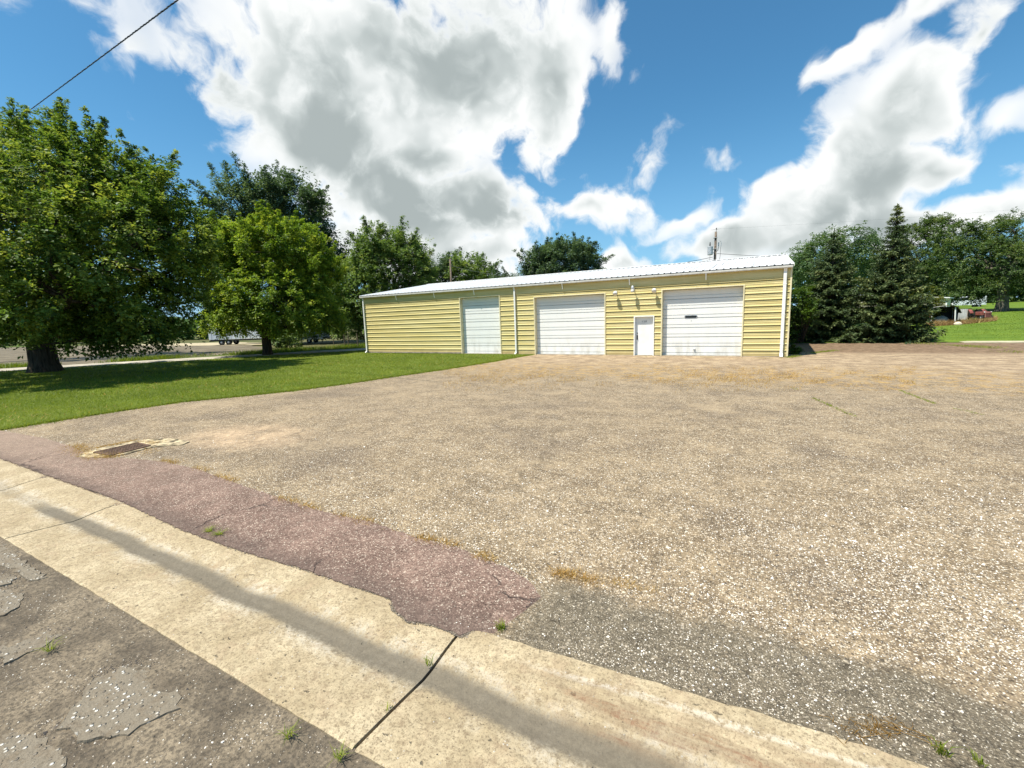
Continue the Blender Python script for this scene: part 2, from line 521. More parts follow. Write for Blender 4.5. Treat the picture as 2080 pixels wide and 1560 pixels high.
def make_field():
    """the flat farm country out to the horizon"""
    m, g = mat('farm_fields', 0.95, 0.1)
    P = g.pos
    n = g.noise(g.v('MULTIPLY', P, (0.012, 0.004, 0.0)), 1.0, 4, 0.5)
    f = g.noise(P, 0.9, 6, 0.7)
    col = g.ramp(n, [(0.3, (0.045, 0.085, 0.018)), (0.45, (0.065, 0.10, 0.024)), (0.55, (0.11, 0.10, 0.045)), (0.7, (0.05, 0.09, 0.02))])
    col = g.mix(g.m('MULTIPLY', g.sm(f, 0.4, 0.7), 0.5), col, (0.11, 0.105, 0.045))
    base(g, col)
    bump(g, f, 0.6, 0.08)
    return m


def make_siding():
    m, g = mat('yellow_metal_siding', 0.5, 0.4)
    P = g.pos
    n = g.noise(g.v('MULTIPLY', P, (0.35, 0.35, 9.0)), 1.0, 5, 0.65)
    d = g.noise(g.v('MULTIPLY', P, (1.5, 1.5, 1.5)), 1.0, 6, 0.65)
    col = g.mix(g.sm(n, 0.35, 0.68), (0.585, 0.485, 0.195), (0.68, 0.59, 0.295))
    col = g.mix(g.m('MULTIPLY', g.sm(d, 0.5, 0.75), 0.3), col, (0.74, 0.62, 0.36))
    z = g.sep(P)[2]
    splash = g.m('MULTIPLY', g.sm(g.m('ADD', z, g.m('MULTIPLY', g.m('SUBTRACT', d, 0.5), 0.5)), 0.0, 0.32, 1.0, 0.0), 0.5)
    col = g.mix(splash, col, (0.33, 0.24, 0.12))
    rust = g.m('MULTIPLY', g.sm(g.noise(g.v('MULTIPLY', P, (0.8, 0.8, 6.0)), 1.0, 7, 0.7), 0.66, 0.74), 0.4)
    col = g.mix(rust, col, (0.42, 0.22, 0.07))
    base(g, col)
    return m


def make_roof():
    m, g = mat('white_roof_metal', 0.45, 0.45)
    P = g.pos
    st = g.noise(g.v('MULTIPLY', P, (11.0, 0.5, 0.5)), 1.0, 6, 0.65)
    x = g.sep(P)[0]
    dirt = g.m('MULTIPLY', g.sm(st, 0.42, 0.66), g.sm(x, -13.0, -2.0, 0.08, 0.62))  # dirt streaks, heavier to the right, that also paint in shading along the ribs
    col = g.mix(dirt, (0.80, 0.80, 0.785), (0.22, 0.215, 0.21))
    base(g, col)
    return m


def make_white_door():
    m, g = mat('white_door_paint', 0.5, 0.4)
    P = g.pos
    st = g.noise(g.v('MULTIPLY', P, (3.0, 3.0, 0.8)), 1.0, 6, 0.65)
    z = g.sep(P)[2]
    low = g.sm(z, 0.0, 1.3, 0.5, 0.06)
    col = g.mix(g.m('MULTIPLY', g.sm(st, 0.42, 0.7), low), (0.80, 0.80, 0.775), (0.42, 0.39, 0.31))
    base(g, col)
    return m


def make_bark(name, c0, c1):
    m, g = mat(name, 0.95, 0.1)
    n = g.noise(g.v('MULTIPLY', g.pos, (9, 9, 1.6)), 1.0, 6, 0.65)
    base(g, g.mix(g.sm(n, 0.35, 0.65), c0, c1))
    bump(g, n, 1.0, 0.05)
    return m


def make_tone(name, stops, rough=0.85):
    m, g = mat(name, rough, 0.25)
    base(g, g.ramp(attr(g, 'tone'), stops))
    return m


M = dict(
    lot=make_lot(), red=make_red(), concrete=make_concrete(), street=make_street(), patch=make_patch(),
    turf=make_turf('lawn_turf', (0.08, 0.115, 0.012), (0.12, 0.155, 0.018), (0.16, 0.185, 0.035)),
    turf_far=make_turf('mown_turf', (0.085, 0.155, 0.014), (0.13, 0.20, 0.02), (0.18, 0.215, 0.04)),
    rough_grass=make_turf('rough_grass', (0.07, 0.105, 0.025), (0.13, 0.145, 0.045), (0.2, 0.18, 0.08)),
    field=make_field(),
    yard=make_turf('yard_dirt', (0.13, 0.105, 0.075), (0.215, 0.178, 0.13), (0.115, 0.12, 0.05)),
    sand=make_turf('sand', (0.42, 0.35, 0.22), (0.5, 0.43, 0.29), (0.3, 0.26, 0.15)),
    road=make_turf('back_road_gravel', (0.40, 0.36, 0.29), (0.50, 0.45, 0.37), (0.33, 0.29, 0.23)),
    siding=make_siding(), roof=make_roof(), door=make_white_door(),
    trim=simple('cream_trim', (0.74, 0.66, 0.42), 0.5, 0.06),
    white=simple('white_paint', (0.82, 0.82, 0.79), 0.45, 0.05),
    gutter=simple('gutter_metal', (0.60, 0.58, 0.53), 0.4, 0.1, 6.0),
    galv=simple('galvanised_metal', (0.52, 0.53, 0.54), 0.42, 0.15, 8.0, 0.35),
    dark=simple('dark_rubber', (0.02, 0.02, 0.021), 0.7, 0.2),
    black=simple('black_metal', (0.03, 0.03, 0.032), 0.45, 0.2),
    glass=simple('dark_glass', (0.02, 0.024, 0.028), 0.08, 0.1, 2.0, 0.0, 0.6),
    lens=simple('lamp_lens', (0.70, 0.68, 0.62), 0.25, 0.05),
    footing=simple('foundation_concrete', (0.36, 0.33, 0.27), 0.9, 0.2, 4.0, 0, 0.2, 0.4),
    wood=simple('weathered_pole_wood', (0.17, 0.135, 0.105), 0.9, 0.3, 5.0, 0, 0.1, 0.6),
    cable=simple('cable_sheath', (0.025, 0.026, 0.03), 0.55, 0.1),
    bare=simple('bare_wire', (0.16, 0.165, 0.17), 0.45, 0.1),
    rust=simple('rusty_iron', (0.15, 0.095, 0.065), 0.85, 0.3, 20.0, 0.2, 0.3, 0.5),
    pale=simple('pale_concrete', (0.60, 0.52, 0.37), 0.9, 0.15, 6.0, 0, 0.2, 0.5),
    collar=simple('broken_collar_concrete', (0.46, 0.375, 0.24), 0.95, 0.55, 7.0, 0, 0.2, 0.9),
    walk=simple('walk_concrete', (0.46, 0.41, 0.28), 0.9, 0.15, 2.0),
    red_paint=simple('faded_red_paint', (0.24, 0.075, 0.06), 0.6, 0.25, 3.0),
    pink_paint=simple('faded_pink_paint', (0.34, 0.16, 0.135), 0.65, 0.2, 3.0),
    canvas=simple('grey_canvas', (0.40, 0.41, 0.39), 0.9, 0.25, 2.0),
    sheet=simple('grey_sheet_metal', (0.36, 0.36, 0.35), 0.6, 0.15, 2.0),
    cream=simple('cream_siding', (0.66, 0.62, 0.46), 0.6, 0.12, 2.0),
    trailer=simple('trailer_white', (0.70, 0.75, 0.80), 0.5, 0.08, 1.0),
    bark=make_bark('dark_bark', (0.03, 0.024, 0.019), (0.085, 0.068, 0.052)),
    bark_grey=make_bark('grey_bark', (0.05, 0.045, 0.038), (0.14, 0.125, 0.10)),
    maple=leaf_mat('maple_leaves', (0.030, 0.074, 0.017), (0.120, 0.200, 0.036), (0.37, 0.42, 0.09), 0.44),
    bright=leaf_mat('young_maple_leaves', (0.055, 0.12, 0.015), (0.185, 0.29, 0.032), (0.40, 0.46, 0.07), 0.46),
    poplar=leaf_mat('poplar_leaves', (0.036, 0.075, 0.038), (0.085, 0.148, 0.075), (0.17, 0.235, 0.125), 0.34, 0.65),
    ash=leaf_mat('ash_leaves', (0.044, 0.095, 0.024), (0.135, 0.22, 0.055), (0.28, 0.36, 0.11), 0.40),
    locust=leaf_mat('locust_leaves', (0.038, 0.084, 0.033), (0.088, 0.16, 0.06), (0.17, 0.24, 0.095), 0.38),
    oak=leaf_mat('oak_leaves', (0.033, 0.068, 0.021), (0.088, 0.148, 0.042), (0.20, 0.25, 0.085), 0.36),
    needles=leaf_mat('spruce_needles', (0.028, 0.056, 0.021), (0.086, 0.128, 0.042), (0.23, 0.25, 0.09), 0.2, 0.6),
    shrub=leaf_mat('shrub_leaves', (0.03, 0.07, 0.01), (0.07, 0.13, 0.016), (0.13, 0.20, 0.03), 0.35),
    lime=leaf_mat('lime_shrub_leaves', (0.06, 0.08, 0.012), (0.12, 0.14, 0.02), (0.2, 0.2, 0.04), 0.35),
    blade=leaf_mat('grass_blades', (0.085, 0.14, 0.010), (0.175, 0.24, 0.016), (0.31, 0.34, 0.05), 0.42, 0.55),
    straw=leaf_mat('dry_grass_blades', (0.26, 0.145, 0.03), (0.46, 0.27, 0.06), (0.58, 0.42, 0.16), 0.3, 0.7),
    brush=leaf_mat('dead_brush', (0.13, 0.07, 0.028), (0.31, 0.18, 0.07), (0.48, 0.37, 0.16), 0.25, 0.8),
    pebble=make_tone('loose_pebbles', [(0.0, (0.05, 0.045, 0.042)), (0.25, (0.2, 0.165, 0.125)), (0.55, (0.40, 0.34, 0.26)),
                                       (0.8, (0.6, 0.55, 0.47)), (1.0, (0.84, 0.82, 0.78))]),
)


# ------------------------------------------------------------------ mesh helpers
def link(o, parent=None, loc=(0, 0, 0), **props):
    COL.objects.link(o)
    o.location = loc
    if parent is not None:
        o.parent = parent
    for k, v in props.items():
        o[k] = v
    return o


def thing(name, label, category, loc=(0, 0, 0), rz=0.0, group=None):
    o = bpy.data.objects.new(name, None)
    o.empty_display_size = 0.3
    link(o, None, loc, label=label, category=category)
    o.rotation_euler = (0, 0, rz)
    if group:
        o['group'] = group
    return o


class MB:
    """collects shapes in the local space of one object"""

    def __init__(self):
        self.v, self.f, self.sm = [], [], False

    def add(self, vs, fs):
        n = len(self.v)
        self.v += [tuple(p) for p in vs]
        self.f += [tuple(i + n for i in q) for q in fs]
        return self

    def box(self, x0, x1, y0, y1, z0, z1):
        vs = [(x, y, z) for z in (z0, z1) for y in (y0, y1) for x in (x0, x1)]
        return self.add(vs, [(0, 2, 3, 1), (4, 5, 7, 6), (0, 1, 5, 4), (2, 6, 7, 3), (0, 4, 6, 2), (1, 3, 7, 5)])

    def cbox(self, x0, x1, y0, y1, z0, z1, c):
        """box with chamfered edges"""
        bm = bmesh.new()
        bmesh.ops.create_cube(bm, size=1.0)
        for p in bm.verts:
            p.co = Vector(((x0 + x1) / 2 + p.co.x * (x1 - x0), (y0 + y1) / 2 + p.co.y * (y1 - y0), (z0 + z1) / 2 + p.co.z * (z1 - z0)))
        bmesh.ops.bevel(bm, geom=bm.edges[:], offset=c, segments=2, affect='EDGES', profile=0.5)
        bm.verts.index_update()
        self.add([p.co for p in bm.verts], [[p.index for p in f.verts] for f in bm.faces])
        bm.free()
        return self

    def tube(self, pts, rad, n=8, cap=True):
        pts = [Vector(p) for p in pts]
        if not hasattr(rad, '__len__'):
            rad = [rad] * len(pts)
        rings, up = [], None
        for i, p in enumerate(pts):
            d = (pts[min(i + 1, len(pts) - 1)] - pts[max(i - 1, 0)])
            d = d.normalized() if d.length > 1e-9 else Vector((0, 0, 1))
            if up is None:
                up = d.orthogonal().normalized()
            a = (up - d * up.dot(d))
            a = a.normalized() if a.length > 1e-6 else d.orthogonal().normalized()
            up = a
            b = d.cross(a)
            rings.append([p + (a * math.cos(t) + b * math.sin(t)) * rad[i] for t in (2 * math.pi * k / n for k in range(n))])
        vs = [q for r_ in rings for q in r_]
        fs = []
        for i in range(len(pts) - 1):
            for k in range(n):
                fs.append((i * n + k, i * n + (k + 1) % n, (i + 1) * n + (k + 1) % n, (i + 1) * n + k))
        if cap:
            fs.append(tuple(range(n))[::-1])
            fs.append(tuple((len(pts) - 1) * n + k for k in range(n)))
        return self.add(vs, fs)

    def lathe(self, prof, n=16, axis=(0, 0, 1), at=(0, 0, 0)):
        """profile of (radius, height) turned about an axis"""
        ax = Vector(axis).normalized()
        a = ax.orthogonal().normalized()
        b = ax.cross(a)
        at = Vector(at)
        vs, fs = [], []
        for r_, h in prof:
            for k in range(n):
                t = 2 * math.pi * k / n
                vs.append(at + ax * h + (a * math.cos(t) + b * math.sin(t)) * max(r_, 1e-4))
        for i in range(len(prof) - 1):
            for k in range(n):
                fs.append((i * n + k, i * n + (k + 1) % n, (i + 1) * n + (k + 1) % n, (i + 1) * n + k))
        fs.append(tuple(range(n))[::-1])
        fs.append(tuple((len(prof) - 1) * n + k for k in range(n)))
        return self.add(vs, fs)

    def prism_x(self, prof, x0, x1, closed=True):
        """outline of (y, z) drawn out along x"""
        n = len(prof)
        vs = [(x0, y, z) for y, z in prof] + [(x1, y, z) for y, z in prof]
        fs = [(i, (i + 1) % n, n + (i + 1) % n, n + i) for i in range(n if closed else n - 1)]
        if closed:
            fs += [tuple(range(n))[::-1], tuple(range(n, 2 * n))]
        return self.add(vs, fs)

    def slab(self, poly, z0, z1):
        """polygon (x, y) with thickness"""
        from mathutils.geometry import tessellate_polygon
        n = len(poly)
        tri = tessellate_polygon([[Vector((x, y, 0)) for x, y in poly]])
        area = sum(poly[i][0] * poly[(i + 1) % n][1] - poly[(i + 1) % n][0] * poly[i][1] for i in range(n))
        vs = [(x, y, z1) for x, y in poly] + [(x, y, z0) for x, y in poly]
        fs = []
        for t in tri:
            a, b, c = (Vector((*poly[i], 0)) for i in t)
            fs.append(tuple(t) if (b - a).cross(c - a).z > 0 else tuple(t)[::-1])
        for i in range(n):
            j = (i + 1) % n
            fs.append((i, n + i, n + j, j) if area > 0 else (j, n + j, n + i, i))
        return self.add(vs, fs)

    def mesh(self, name, material, smooth=False):
        me = bpy.data.meshes.new(name)
        me.from_pydata(self.v, [], self.f)
        me.materials.append(material)
        if smooth:
            me.polygons.foreach_set('use_smooth', [True] * len(me.polygons))
        me.update()
        return me

    def obj(self, name, material, parent=None, loc=(0, 0, 0), smooth=False, **props):
        return link(bpy.data.objects.new(name, self.mesh(name, material, smooth)), parent, loc, **props)


def big_mesh(name, verts, nper, material, tone=None, faces=None):
    """mesh of many equal polygons straight from numpy arrays"""
    verts = np.asarray(verts, np.float32).reshape(-1, 3)
    me = bpy.data.meshes.new(name)
    if faces is None:
        faces = np.arange(len(verts), dtype=np.int32).reshape(-1, nper)
    faces = np.asarray(faces, np.int32)
    nf, k = faces.shape
    me.vertices.add(len(verts))
    me.vertices.foreach_set('co', verts.ravel())
    me.loops.add(nf * k)
    me.loops.foreach_set('vertex_index', faces.ravel())
    me.polygons.add(nf)
    me.polygons.foreach_set('loop_start', np.arange(0, nf * k, k, dtype=np.int32))
    me.polygons.foreach_set('loop_total', np.full(nf, k, np.int32))
    if tone is not None:
        a = me.attributes.new('tone', 'FLOAT', 'POINT')
        a.data.foreach_set('value', np.clip(np.asarray(tone, np.float32), 0, 1))
    me.materials.append(material)
    me.update(calc_edges=True)
    return me


def ragged(poly, step=0.25, amp=0.03, seed=1, closed=True):
    """the same outline with an uneven edge"""
    r_ = random.Random(seed)
    out = []
    n = len(poly)
    for i in range(n if closed else n - 1):
        a, b = Vector(poly[i]), Vector(poly[(i + 1) % n])
        k = max(1, int((b - a).length / step))
        nrm = Vector((-(b - a).y, (b - a).x)).normalized() if (b - a).length > 0 else Vector((0, 0))
        for j in range(k):
            out.append(tuple(a.lerp(b, j / k) + nrm * r_.uniform(-amp, amp)))
    return out


def sstep(t, a, b):
    t = min(1, max(0, (t - a) / (b - a)))
    return t * t * (3 - 2 * t)


def kerb_rise(x):
    return sstep(x, -2.2, 0.9)


def lot_z(x, y):
    return 0.125 * kerb_rise(x) * math.exp(-max(0, y - 2.42) / 1.6)


def right_z(x, y):
    return 0.018 * max(0.0, y - 37.0)


def gptr(px, py):
    """point on the gently rising lawn at the right"""
    z = 0.0
    for _ in range(30):
        p = gpt(px, py, z)
        z = 0.5 * z + 0.5 * right_z(p.x, p.y)
    return Vector((p.x, p.y, right_z(p.x, p.y)))


# ------------------------------------------------------------------ ground, street, kerb, lot, lawns
S = dict(kind='structure')


def sheet(name, poly, z, material, thick=0.03, **kw):
    return MB().slab(poly, z - thick, z).obj(name, material, **kw)


MB().add([(-2500, -2500, -0.16), (2500, -2500, -0.16), (2500, 2500, -0.16), (-2500, 2500, -0.16)], [(0, 1, 2, 3)]).obj('ground', M['field'], **S)

# the lot: a fine grid so that it can climb to the back of the kerb
def grid(name, xs, ys, zf, material):
    vs = [(x, y, zf(x, y)) for y in ys for x in xs]
    nx = len(xs)
    fs = [(j * nx + i, j * nx + i + 1, (j + 1) * nx + i + 1, (j + 1) * nx + i) for j in range(len(ys) - 1) for i in range(nx - 1)]
    return MB().add(vs, fs).obj(name, material, smooth=True, **S)


xs = list(np.concatenate([np.arange(-26, -4, 2.0), np.arange(-4, 6, 0.25), np.arange(6, 61, 3.0)]))
ys = list(np.concatenate([[2.36], np.arange(2.45, 8, 0.25), np.arange(8, 36.1, 2.0)]))
grid('parking_lot', xs, ys, lot_z, M['lot'])

street = sheet('street', [(-40, -12), (30, -12), (30, 1.40), (-40, 1.40)], -0.022, M['street'], 0.06, **S)

# concrete kerb and gutter, cast in separate slabs
KJ = [-24.6, -22.1, -19.6, -17.1, -14.7, -12.2, -9.74, -7.23, -1.79, 3.7, 6.2, 8.7]


def kerb_profile(x):
    t = kerb_rise(x)
    flat = [(1.385, -0.10), (1.385, -0.012), (1.40, -0.004), (1.62, -0.018), (1.80, -0.032), (1.95, -0.046), (2.03, -0.040), (2.12, -0.024),
            (2.20, -0.012), (2.28, -0.003), (2.36, 0.002), (2.425, 0.003), (2.435, -0.004), (2.435, -0.12)]
    high = [(1.385, -0.10), (1.385, -0.012), (1.40, -0.004), (1.62, -0.016), (1.80, -0.028), (1.95, -0.036), (2.03, -0.026), (2.12, 0.032),
            (2.20, 0.088), (2.25, 0.118), (2.31, 0.130), (2.435, 0.130), (2.447, 0.120), (2.447, -0.12)]
    return [(a[0] + (b[0] - a[0]) * t, a[1] + (b[1] - a[1]) * t) for a, b in zip(flat, high)]


kerb = bpy.data.objects.new('kerb', None)
link(kerb, **S)
rk = random.Random(3)
for a, b in zip(KJ[:-1], KJ[1:]):
    mb = MB()
    n = max(2, int((b - a) / 0.09))
    prev = None
    xs_ = [a + 0.011 + (b - a - 0.022) * i / n for i in range(n + 1)]
    verts, faces = [], []
    K = len(kerb_profile(0))
    for i, x in enumerate(xs_):
        pr = kerb_profile(x)
        j0, j1 = rk.uniform(-0.004, 0.004), rk.uniform(-0.010, 0.007)
        dip = -0.006 if i in (0, n) else 0.0
        for k, (y, z) in enumerate(pr):
            yy = y + (j0 if k < 3 else j1 if k > K - 4 else 0)
            verts.append((x, yy, z + (dip if 0 < k < K - 1 else 0)))
    for i in range(n):
        for k in range(K - 1):
            faces.append((i * K + k, (i + 1) * K + k, (i + 1) * K + k + 1, i * K + k + 1))
    faces.append(tuple(range(K)))
    faces.append(tuple(n * K + k for k in range(K))[::-1])
    mb.add(verts, faces)
    mb.obj('slab', M['concrete'], kerb)
MB().box(-40, 12, 1.39, 2.43, -0.13, -0.075).obj('joint_bed', M['street'], kerb)

# strip of old pink asphalt between kerb and lot
low = [(0, 930), (100, 966), (250, 1019), (360, 1072), (480, 1116), (600, 1150), (700, 1184), (797, 1216), (799, 1238), (828, 1260), (880, 1268), (918, 1282),
       (935, 1292), (958, 1280), (1000, 1287), (1060, 1303), (1096, 1308)]
upp = [(1114, 1288), (1117, 1255), (1103, 1225), (1085, 1188), (1040, 1158), (1000, 1141), (930, 1112), (850, 1093), (760, 1061), (660, 1040), (570, 1012), (470, 978), (400, 952),
       (330, 937), (250, 930), (190, 930), (150, 908), (90, 890), (0, 874)]
pl = [(p.x, p.y) for p in (gpt(*q, 0.014) for q in low)]
pu = [(p.x, p.y) for p in (gpt(*q, 0.014) for q in upp)]
red = [(-26, 2.44)] + pl + pu + [(-17.5, 3.3), (-26, 3.3)]
MB().slab(ragged(red, 0.05, 0.011, 4), -0.02, 0.014).obj('asphalt_strip', M['red'], **S)

# the rutted dirt of the street edge, with real humps and hollows
from mathutils import noise as mnoise


def dirt_z(x, y):
    n_ = mnoise.fractal(Vector((x * 3.1, y * 3.1, 0)), 1.0, 2.1, 5) * 0.5
    f_ = mnoise.fractal(Vector((x * 17.0, y * 17.0, 3)), 0.9, 2.1, 4) * 0.5
    e_ = min(1.0, max(0.0, (1.40 - y) / 0.12))
    return -0.019 + e_ * (0.019 * n_ + 0.013 * f_)


grid('street_dirt', list(np.arange(-9.0, 0.4, 0.024)), list(np.arange(-0.2, 1.401, 0.024)), dirt_z, M['street'])

# broken pieces of the old street surface, standing proud of the dirt
PIECES = [
    [(118, 1478), (150, 1430), (190, 1372), (235, 1350), (290, 1342), (330, 1372), (372, 1400), (368, 1440), (310, 1460), (262, 1490), (215, 1505), (160, 1500)],
    [(0, 1292), (60, 1282), (122, 1276), (130, 1286), (80, 1316), (30, 1336), (0, 1350)],
    [(-60, 1470), (20, 1478), (80, 1490), (118, 1520), (132, 1552), (100, 1600), (-60, 1620)],
    [(-30, 1196), (20, 1192), (52, 1200), (48, 1222), (10, 1248), (-40, 1256)],
    [(-20, 1172), (10, 1160), (34, 1166), (24, 1182), (-10, 1190)],
    [(-40, 1110), (0, 1094), (24, 1120), (70, 1150), (98, 1172), (60, 1180), (20, 1150), (-40, 1140)],
]
for i, q in enumerate(PIECES):
    pts = ragged([(p.x, p.y) for p in (gpt(*a) for a in q)], 0.045, 0.024, 20 + i)
    c = np.mean(np.array(pts), axis=0)
    mb = MB().slab(pts, -0.06, 0.0)
    n0 = len(pts)
    r0 = max(math.hypot(p[0] - c[0], p[1] - c[1]) for p in pts)
    for k in range(2 * n0):                  # sunk towards the street, standing proud towards the gutter and the camera
        x, y, z = mb.v[k]
        if k < n0:
            tilt = ((x - c[0]) * 0.55 - (y - c[1]) * 0.8) / r0
            mb.v[k] = (c[0] + (x - c[0]) * 0.97, c[1] + (y - c[1]) * 0.97, -0.013 + 0.012 * tilt + rk.uniform(-0.002, 0.002))
    mb.obj('asphalt_piece', M['patch'], street)

# lawn at the left
LAWN_EDGE = [(p.x, p.y) for p in (gpt(*q, 0.03) for q in [(0, 872), (60, 862), (135, 850), (210, 838), (279, 828), (370, 815), (505, 802), (600, 792), (700, 779),
                                                          (800, 764), (900, 750), (1000, 734), (1050, 725)])] + [(-12.05, 24.72)]
lawn_poly = [(-52, 3.2), (-17.3, 3.2)] + ragged(LAWN_EDGE, 0.2, 0.035, 9, closed=False) + [LAWN_EDGE[-1], (-26.32, 24.72), (-26.32, 33), (-25.6, 33.0), (-29.1, 27.4), (-41.4, 9.4), (-46.0, 2.7)]
lawn_poly = lawn_poly[1:]
sheet('lawn', lawn_poly, 0.025, M['turf'], 0.08, **S)

# back road, rough verge, dirt yard and sand beyond it
RD = Vector((12.3, 18.0)).normalized()
RN = Vector((-RD.y, RD.x))


def along(s, w):
    p = Vector((-41.5, 9.2)) + RD * s + RN * w
    return (p.x, p.y)


sheet('back_road', [along(-60, -0.05), along(70, -0.05), along(70, 3.9), along(-60, 3.9)], -0.01, M['road'], 0.05, **S)
def gpoly(pts, z=-0.02):
    return [(p.x, p.y) for p in (gpt(*q, z) for q in pts)]


sheet('road_verge', [along(-60, 3.8), along(70, 3.8), along(70, 12), along(30, 12), along(12, 7), along(-60, 5.2)], -0.03, M['rough_grass'], 0.05, **S)
sheet('dirt_yard', ragged(gpoly([(-500, 716), (-200, 710), (0, 706), (250, 701), (480, 700), (545, 704), (555, 711), (440, 721), (300, 731), (150, 741), (0, 748), (-200, 764), (-400, 780), (-700, 800)]), 2.0, 0.5, 3), -0.022, M['yard'], 0.05, **S)
sheet('sand_bank', ragged(gpoly([(230, 702), (300, 699), (470, 695), (545, 697), (545, 700), (400, 702)]), 1.5, 0.4, 4), -0.014, M['sand'], 0.05, **S)

# mown grass rising behind the lot at the right
def rgrid(name, x0, x1, y0, y1, material, dz=0.0):
    return grid(name, list(np.linspace(x0, x1, 30)), list(np.linspace(y0, y1, 30)), lambda x, y: right_z(x, y) + dz, material)


rgrid('right_lawn', 1.5, 150, 35.4, 260, M['turf_far'], 0.012)
sheet('concrete_walk', [(10.4, 35.0), (60, 35.0), (60, 36.35), (10.9, 36.35), (10.4, 35.8)], 0.04, M['walk'], 0.1, **S)

# ------------------------------------------------------------------ the warehouse
XL, XR, YF, HW = -26.32, 1.27, 24.96, 4.15
BX = (XL + XR) / 2
DEPTH = 16.1
RIDGE_Y, RIDGE_Z = 8.05, 5.55


def fac(px, py):
    """x and z of a pixel on the plane of the facade, in the warehouse's own space"""
    d = ray(px, py)
    t = YF / d.y
    return d.x * t - BX, CAM_H + d.z * t


wh = thing('warehouse', 'long low yellow metal warehouse with white roof and three white overhead doors', 'warehouse', (BX, YF, 0))
L, Rr = XL - BX, XR - BX
D1 = (-17.44 - BX, -14.44 - BX, 3.70)
D2 = (-11.97 - BX, -7.62 - BX, 3.45)
D3 = (-4.50 - BX, -0.71 - BX, 3.45)
EN = (-5.93 - BX, -4.96 - BX, 2.10)
PITCH_RIB = 0.305
RIB = [(0, -0.046), (0.06, -0.042), (0.06, 0.004), (-0.032, 0.006), (-0.032, 0.034), (0, 0.060), (0, 0.132), (-0.008, 0.142), (-0.008, 0.158), (0, 0.168), (0, 0.206), (-0.008, 0.216), (-0.008, 0.232), (0, 0.242)]  # the slot below each rib is added to deepen its line of shade


def siding(x0, x1, z0, z1):
    prof = [(0, z0)]
    k = -1
    while True:
        zb = 0.29 + PITCH_RIB * k
        if zb > z1:
            break
        for y, dz in RIB:
            if z0 + 0.002 < zb + dz < z1 - 0.002:
                prof.append((y, zb + dz))
        k += 1
    prof.append((0, z1))
    MB().prism_x(prof, x0, x1, closed=False).obj('siding_panel', M['siding'], wh)


T = 0.035
ZT = 3.72
siding(L + 0.02, D1[0] - T, 0.10, ZT)
siding(D1[1] + T, D2[0] - T, 0.03, ZT)
siding(D2[0] - T, D2[1] + T, D2[2] + T, ZT)
siding(D2[1] + T, EN[0] - T, 0.03, ZT)
siding(EN[0] - T, EN[1] + T, EN[2] + T, ZT)
siding(EN[1] + T, D3[0] - T, 0.03, ZT)
siding(D3[0] - T, D3[1] + T, D3[2] + T, ZT)
siding(D3[1] + T, Rr - 0.02, 0.03, ZT)
MB().box(L + 0.02, Rr - 0.02, -0.028, 0.02, ZT + 0.002, HW).box(L + 0.02, Rr - 0.02, -0.040, -0.0285, ZT + 0.002, ZT + 0.03).obj('header_panel', M['siding'], wh)
# body behind the sheets: ends, back, and the wall the doors are set in
mb = MB()
wall_y = 0.36
mb.box(L + 0.02, Rr - 0.02, DEPTH - 0.1, DEPTH, 0, HW)
mb.obj('back_wall', M['siding'], wh)
for x0, x1 in ((L, L + 0.02), (Rr - 0.02, Rr)):
    prof = [(0.0, 0.02), (DEPTH, 0.02), (DEPTH, HW), (RIDGE_Y, RIDGE_Z - 0.09), (0.0, HW)]
    mb = MB().prism_x(prof, x0, x1)
    sgn = -1 if x0 < 0 else 1
    xo = x0 if x0 < 0 else x1
    for k in range(13):
        z = 0.29 + PITCH_RIB * k
        mb.prism_x([(0.06, z), (DEPTH - 0.06, z), (DEPTH - 0.06, z + 0.07), (0.06, z + 0.07)], xo + min(0, sgn * 0.034), xo + max(0, sgn * 0.034))
    mb.obj('end_wall', M['siding'], wh)
MB().box(L - 0.01, D1[0] - T, 0.004, 0.3, -0.05, 0.10).box(L + 0.03, Rr - 0.03, 0.004, 0.2, -0.05, 0.03).obj('foundation', M['footing'], wh)


def frame(x0, x1, z1, depth, name, m):
    """flashing round an opening, and its reveal"""
    mb = MB()
    mb.box(x0 - 0.055, x0, -0.047, depth, 0.0, z1 + 0.05)
    mb.box(x1, x1 + 0.055, -0.047, depth, 0.0, z1 + 0.05)
    mb.box(x0 - 0.0005, x1 + 0.0005, -0.046, depth, z1, z1 + 0.05)
    return mb.obj(name, m, wh)


def overhead_door(x0, x1, z1, nsec, label=None):
    frame(x0, x1, z1, 0.30, 'door_frame', M['trim'])
    yb = 0.245
    h = z1 / nsec
    d = bpy.data.objects.new('overhead_door', None)
    link(d, wh, (0, 0, 0))
    if label:
        d['label'] = label
    # every section is one pressed sheet with two shallow steps
    pr = [(0.04, 0.003), (0.0, 0.010), (0.0, h * 0.33 - 0.026), (0.034, h * 0.33 - 0.022), (0.034, h * 0.33 + 0.008), (0.0, h * 0.33 + 0.010),
          (0.0, h * 0.66), (0.004, h * 0.66 + 0.006), (0.0, h * 0.66 + 0.013), (0.0, h - 0.034), (0.04, h - 0.028), (0.05, h - 0.004), (0.05, 0.004)]
    me = MB().prism_x([(y, z) for y, z in pr], x0 + 0.004, x1 - 0.004).mesh('door_section', M['door'])
    for k in range(nsec):
        o = bpy.data.objects.new('door_section', me)
        link(o, d, (0, yb + random.uniform(-0.002, 0.002), k * h))
    MB().box(x0 + 0.002, x1 - 0.002, yb + 0.052, yb + 0.07, 0.0, z1).obj('backing', M['black'], d)
    MB().box(x0 + 0.003, x1 - 0.003, yb + 0.002, yb + 0.04, 0.0, 0.0035).obj('bottom_seal', M['dark'], d)
    return d


